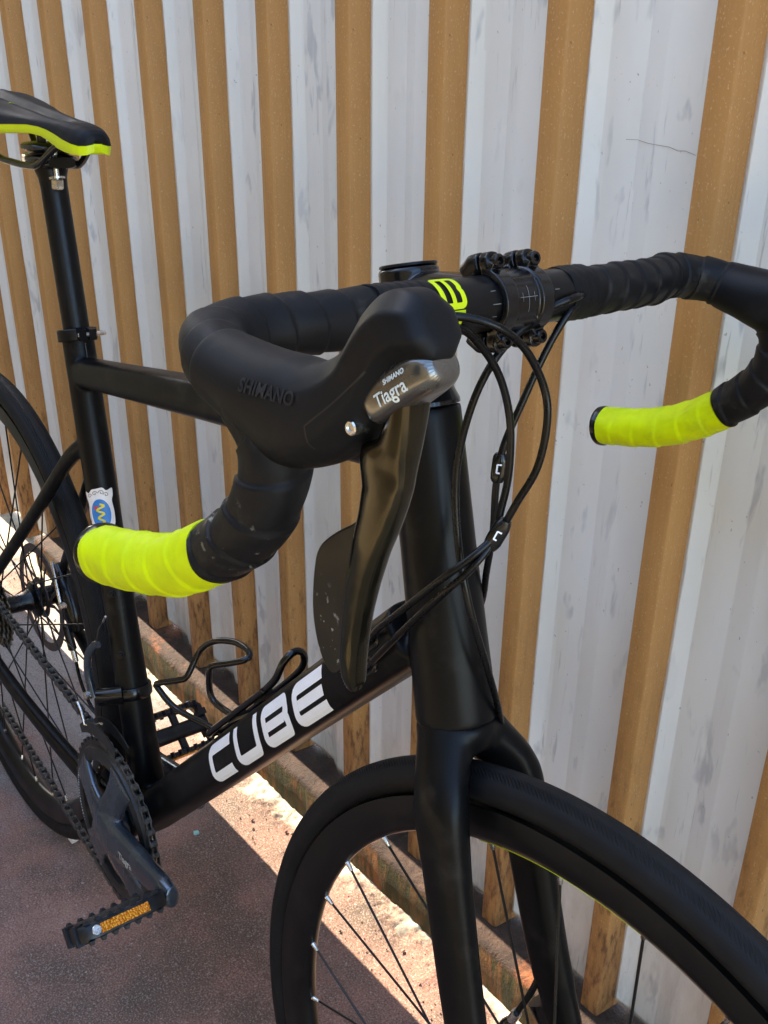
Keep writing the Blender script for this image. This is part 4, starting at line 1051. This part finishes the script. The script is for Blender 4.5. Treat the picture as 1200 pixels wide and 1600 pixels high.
pedal(pr+UPY*-.006, -1, 42); pl_ = pedal(BB-cd_*.1725+UPY*.067+UPY*.006, 1, -38)

# ---- chain, cassette, derailleurs
def chain_path():
    R1 = .1005; c1 = Vector((BB.x, yc, BB.z)); R2 = .047; c2 = Vector((0, yc+.004, .34))
    P = []
    dx = c2-c1; L_ = dx.length; base = atan2(dx.z, dx.x); al = math.acos((R1-R2)/L_)
    a_up = base-al; a_lo = base+al          # tangent directions on chainring
    up1 = c1+Vector((cos(a_up), 0, sin(a_up)))*R1; up2 = c2+Vector((cos(a_up), 0, sin(a_up)))*R2
    for k in range(41): P.append(up2.lerp(up1, k/40))
    a = a_up; end = a_lo-2*pi
    # lower run falls away to the rear derailleur
    lowdir = Vector((-.98, 0, -.16)); end = radians(-95)-radians(-3)
    n = 60
    for k in range(1, n+1):
        q = a_up+(end-a_up)*k/n; P.append(c1+Vector((cos(q), 0, sin(q)))*R1)
    last = P[-1]; tgt = Vector((.02, yc+.006, .205))
    for k in range(1, 41): P.append(last.lerp(tgt, k/40))
    return P
P = chain_path(); L = [0.]
for a, b in zip(P, P[1:]): L.append(L[-1]+(b-a).length)
def at(s_):
    for i in range(len(L)-1):
        if L[i+1] >= s_: return P[i].lerp(P[i+1], (s_-L[i])/max(1e-9, L[i+1]-L[i]))
    return P[-1]
pitch = .0127; mb = MB(); k = 0; s_ = 0
while s_+pitch < L[-1]:
    a, b = at(s_), at(s_+pitch); t = (b-a).normalized(); nrm = UPY.cross(t)
    off = (.0031 if k % 2 else .0019)
    for sg in (-1, 1):
        ov = []; 
        for j in range(8): q = pi/2+pi*j/7; ov.append(a+(t*cos(q)+nrm*sin(q))*.0041)
        ov.append(a.lerp(b, .5)-nrm*.0029)
        for j in range(8): q = -pi/2+pi*j/7; ov.append(b+(t*cos(q)+nrm*sin(q))*.0041)
        ov.append(a.lerp(b, .5)+nrm*.0029)
        n = len(ov); y0 = sg*off; y1 = sg*(off+.0010)
        mb.add([p+UPY*y0 for p in ov]+[p+UPY*y1 for p in ov], [tuple(range(n))[::-1], tuple(range(n, 2*n))]+[(i, (i+1) % n, (i+1) % n+n, i+n) for i in range(n)])
    cyl(mb, a-UPY*.0045, a+UPY*.0045, .0017, 8); cyl(mb, a-UPY*.0018, a+UPY*.0018, .0038, 10)
    s_ += pitch; k += 1
ch = mb.obj('chain', 'chain', bike, angle=30)
mb = MB()
for k, (rr_, y) in enumerate(((.056, -.022), (.051, -.0262), (.047, -.0304), (.043, -.0346), (.039, -.0388), (.035, -.043))):
    ringflat(mb, .020, rr_-.003, y-.0010, y+.0010, teeth=int(rr_*2*pi/.0127), th=.0045)
mb.obj('cassette', 'cassette', rwheel, angle=30)
# front derailleur
fd = bpy.data.objects.new('front_derailleur', None); COL.objects.link(fd); fd.parent = bike
c0 = BB+SD*.148
mb = MB(); mb.rings([[c0+SD*h+(fx*cos(2*pi*k/32)+UPY*sin(2*pi*k/32))*r for k in range(32)] for h, r in ((-.007, .0165), (-.007, .0200), (-.005, .0212), (.005, .0212), (.007, .0200), (.007, .0165))], cap=False)
sweep(mb, [c0-UPY*.014+fx*.004, c0-UPY*.028+fx*-.004, c0-UPY*.036+fx*-.012], lerp_tab([(0, (.0100, .011, 3)), (1, (.0085, .010, 3))]), 16); mb.obj('clamp_band', 'gloss', fd, angle=40)
mb = MB(); sweep(mb, spline([c0+Vector((-.040, -.030, -.022)), c0+Vector((-.049, -.031, .002)), c0+Vector((-.046, -.031, .030)), c0+Vector((-.030, -.030, .052)), c0+Vector((-.020, -.030, .058))], .004), lerp_tab([(0, (.0075, .0040, 3)), (.5, (.0065, .0036, 3)), (1, (.0040, .0030, 3))]), 16, up=UPY); mb.obj('derailleur_arm', 'crank', fd)
mb = MB()
for y in (-.051, -.036):
    pl = []
    for k in range(13): q = radians(78+k*4.0); pl.append((BB.x+.1085*cos(q)-.002, BB.z+.1085*sin(q)))
    for k in range(12, -1, -1): q = radians(78+k*4.0); pl.append((BB.x+(.118+.006*sin(pi*k/12))*cos(q)-.002, BB.z+(.118+.006*sin(pi*k/12))*sin(q)))
    prism(mb, pl, y-.0007, y+.0007)
mb.obj('chain_guide', 'ring', fd, smooth=False)
mb = MB(); q0 = BB+Vector((-.055, -.045, .118))
stw = [q0+Vector((-.020, -.006, .006)), q0+Vector((-.010, -.006, .000)), q0+Vector((-.002, -.006, -.014)), q0+Vector((.016, -.004, -.006)), q0+Vector((.030, 0, .004))]
sweep(mb, stw, .0016, 8); mb.obj('guide_bridge', 'steel', fd)
mb = MB(); cyl(mb, c0+Vector((-.043, -.040, -.020)), c0+Vector((-.043, -.027, -.020)), .0046, 16, bev=.0008); mb.obj('pivot_bolt', 'steel', fd)
mb = MB(); sweep(mb, [c0+Vector((-.026, -.031, .052)), c0+Vector((-.015, -.031, .080)), c0+Vector((-.002, -.030, .098))], .0007, 8); mb.obj('cable_tail', 'chain', fd)
mb = MB(); sweep(mb, [c0+Vector((-.0045, -.030, .0945)), c0+Vector((.0030, -.030, .105))], .0013, 8); mb.obj('cable_end_cap', 'steel', fd)
# rear caliper by the far chainstay, with its hose
cal = bpy.data.objects.new('rear_brake_caliper', None); COL.objects.link(cal); cal.parent = bike
mb = MB(); sweep(mb, spline([(.045, .050, .405), (.070, .050, .390), (.092, .050, .360), (.100, .050, .335)], .005), lerp_tab([(0, (.013, .010, 3)), (.5, (.017, .014, 3)), (1, (.012, .010, 3))]), 20, up=UPY); mb.obj('caliper_body', 'gloss', cal)
mb = MB(); sweep(mb, [(.060, .036, .425), (.078, .034, .395), (.088, .034, .372)], (.0026, .004), 10); cyl(mb, (.092, .030, .372), (.092, .046, .372), .0055, 14, bev=.001); mb.obj('caliper_arm', 'steel', cal)
mb = MB(); cyl(mb, (.098, .036, .345), (.112, .038, .312), .0058, 16, bev=.001); mb.obj('adjuster', 'gloss', cal)
mb = MB(); cyl(mb, (.112, .038, .312), (.1185, .039, .296), .0038, 14, bev=.0006); mb.obj('ferrule', 'steel', cal)
mb = MB(); sweep(mb, spline([(.1180, .039, .297), (.128, .040, .270), (.150, .042, .245), (.19, .044, .235)], .004), .0024, 10); mb.obj('caliper_hose', 'cable', cal)

# ------------------------------------------------------------------ bits on the ground
def chip(x, y, r, mat, label, cat, name, seed, h=.0012):
    rs = random.Random(seed); n = 9
    pts = [(x+r*(.7+.5*rs.random())*cos(2*pi*k/n), y+r*(.6+.4*rs.random())*sin(2*pi*k/n)) for k in range(n)]
    mb = MB(); prism(mb, pts, .0004, .0004+h, lambda a, b, z: (a, b, z)); o = mb.obj(name, mat, smooth=False); tag(o, label, cat); return o
chip(.229, .159, .0055, 'teal', 'larger teal paint chip on the shaded concrete under the down tube', 'paint chip', 'paint_chip', 1)
chip(.008, .145, .0045, 'teal', 'small teal paint chip on the concrete behind the chainring', 'paint chip', 'paint_chip', 2)
chip(.1265, .013, .009, 'sticker_white', 'pale grey stone chip on the concrete by the rear tyre', 'stone chip', 'stone_chip', 3, .003)
# loose grit: many tiny stones, one object
mb = MB(); rs = random.Random(5)
for k in range(1500):
    x = rs.uniform(-.9, .8); y = rs.uniform(-.25, .296) if k % 3 else rs.uniform(.20, .296)
    r = rs.uniform(.0006, .0016) if rs.random() < .93 else rs.uniform(.002, .0036)
    V = []
    for (a, b, c) in ((1, 0, 0), (-1, 0, 0), (0, 1, 0), (0, -1, 0), (0, 0, 1), (0, 0, -.6)):
        q = r*rs.uniform(.7, 1.3); V.append((x+a*q, y+b*q, .0008+r*.4+c*q*.8))
    mb.add(V, [(0, 2, 4), (2, 1, 4), (1, 3, 4), (3, 0, 4), (2, 0, 5), (1, 2, 5), (3, 1, 5), (0, 3, 5)])
grit = mb.obj('grit', MAT['ground'], smooth=False); tag(grit, 'loose grit scattered on the concrete', 'grit', kind='stuff')
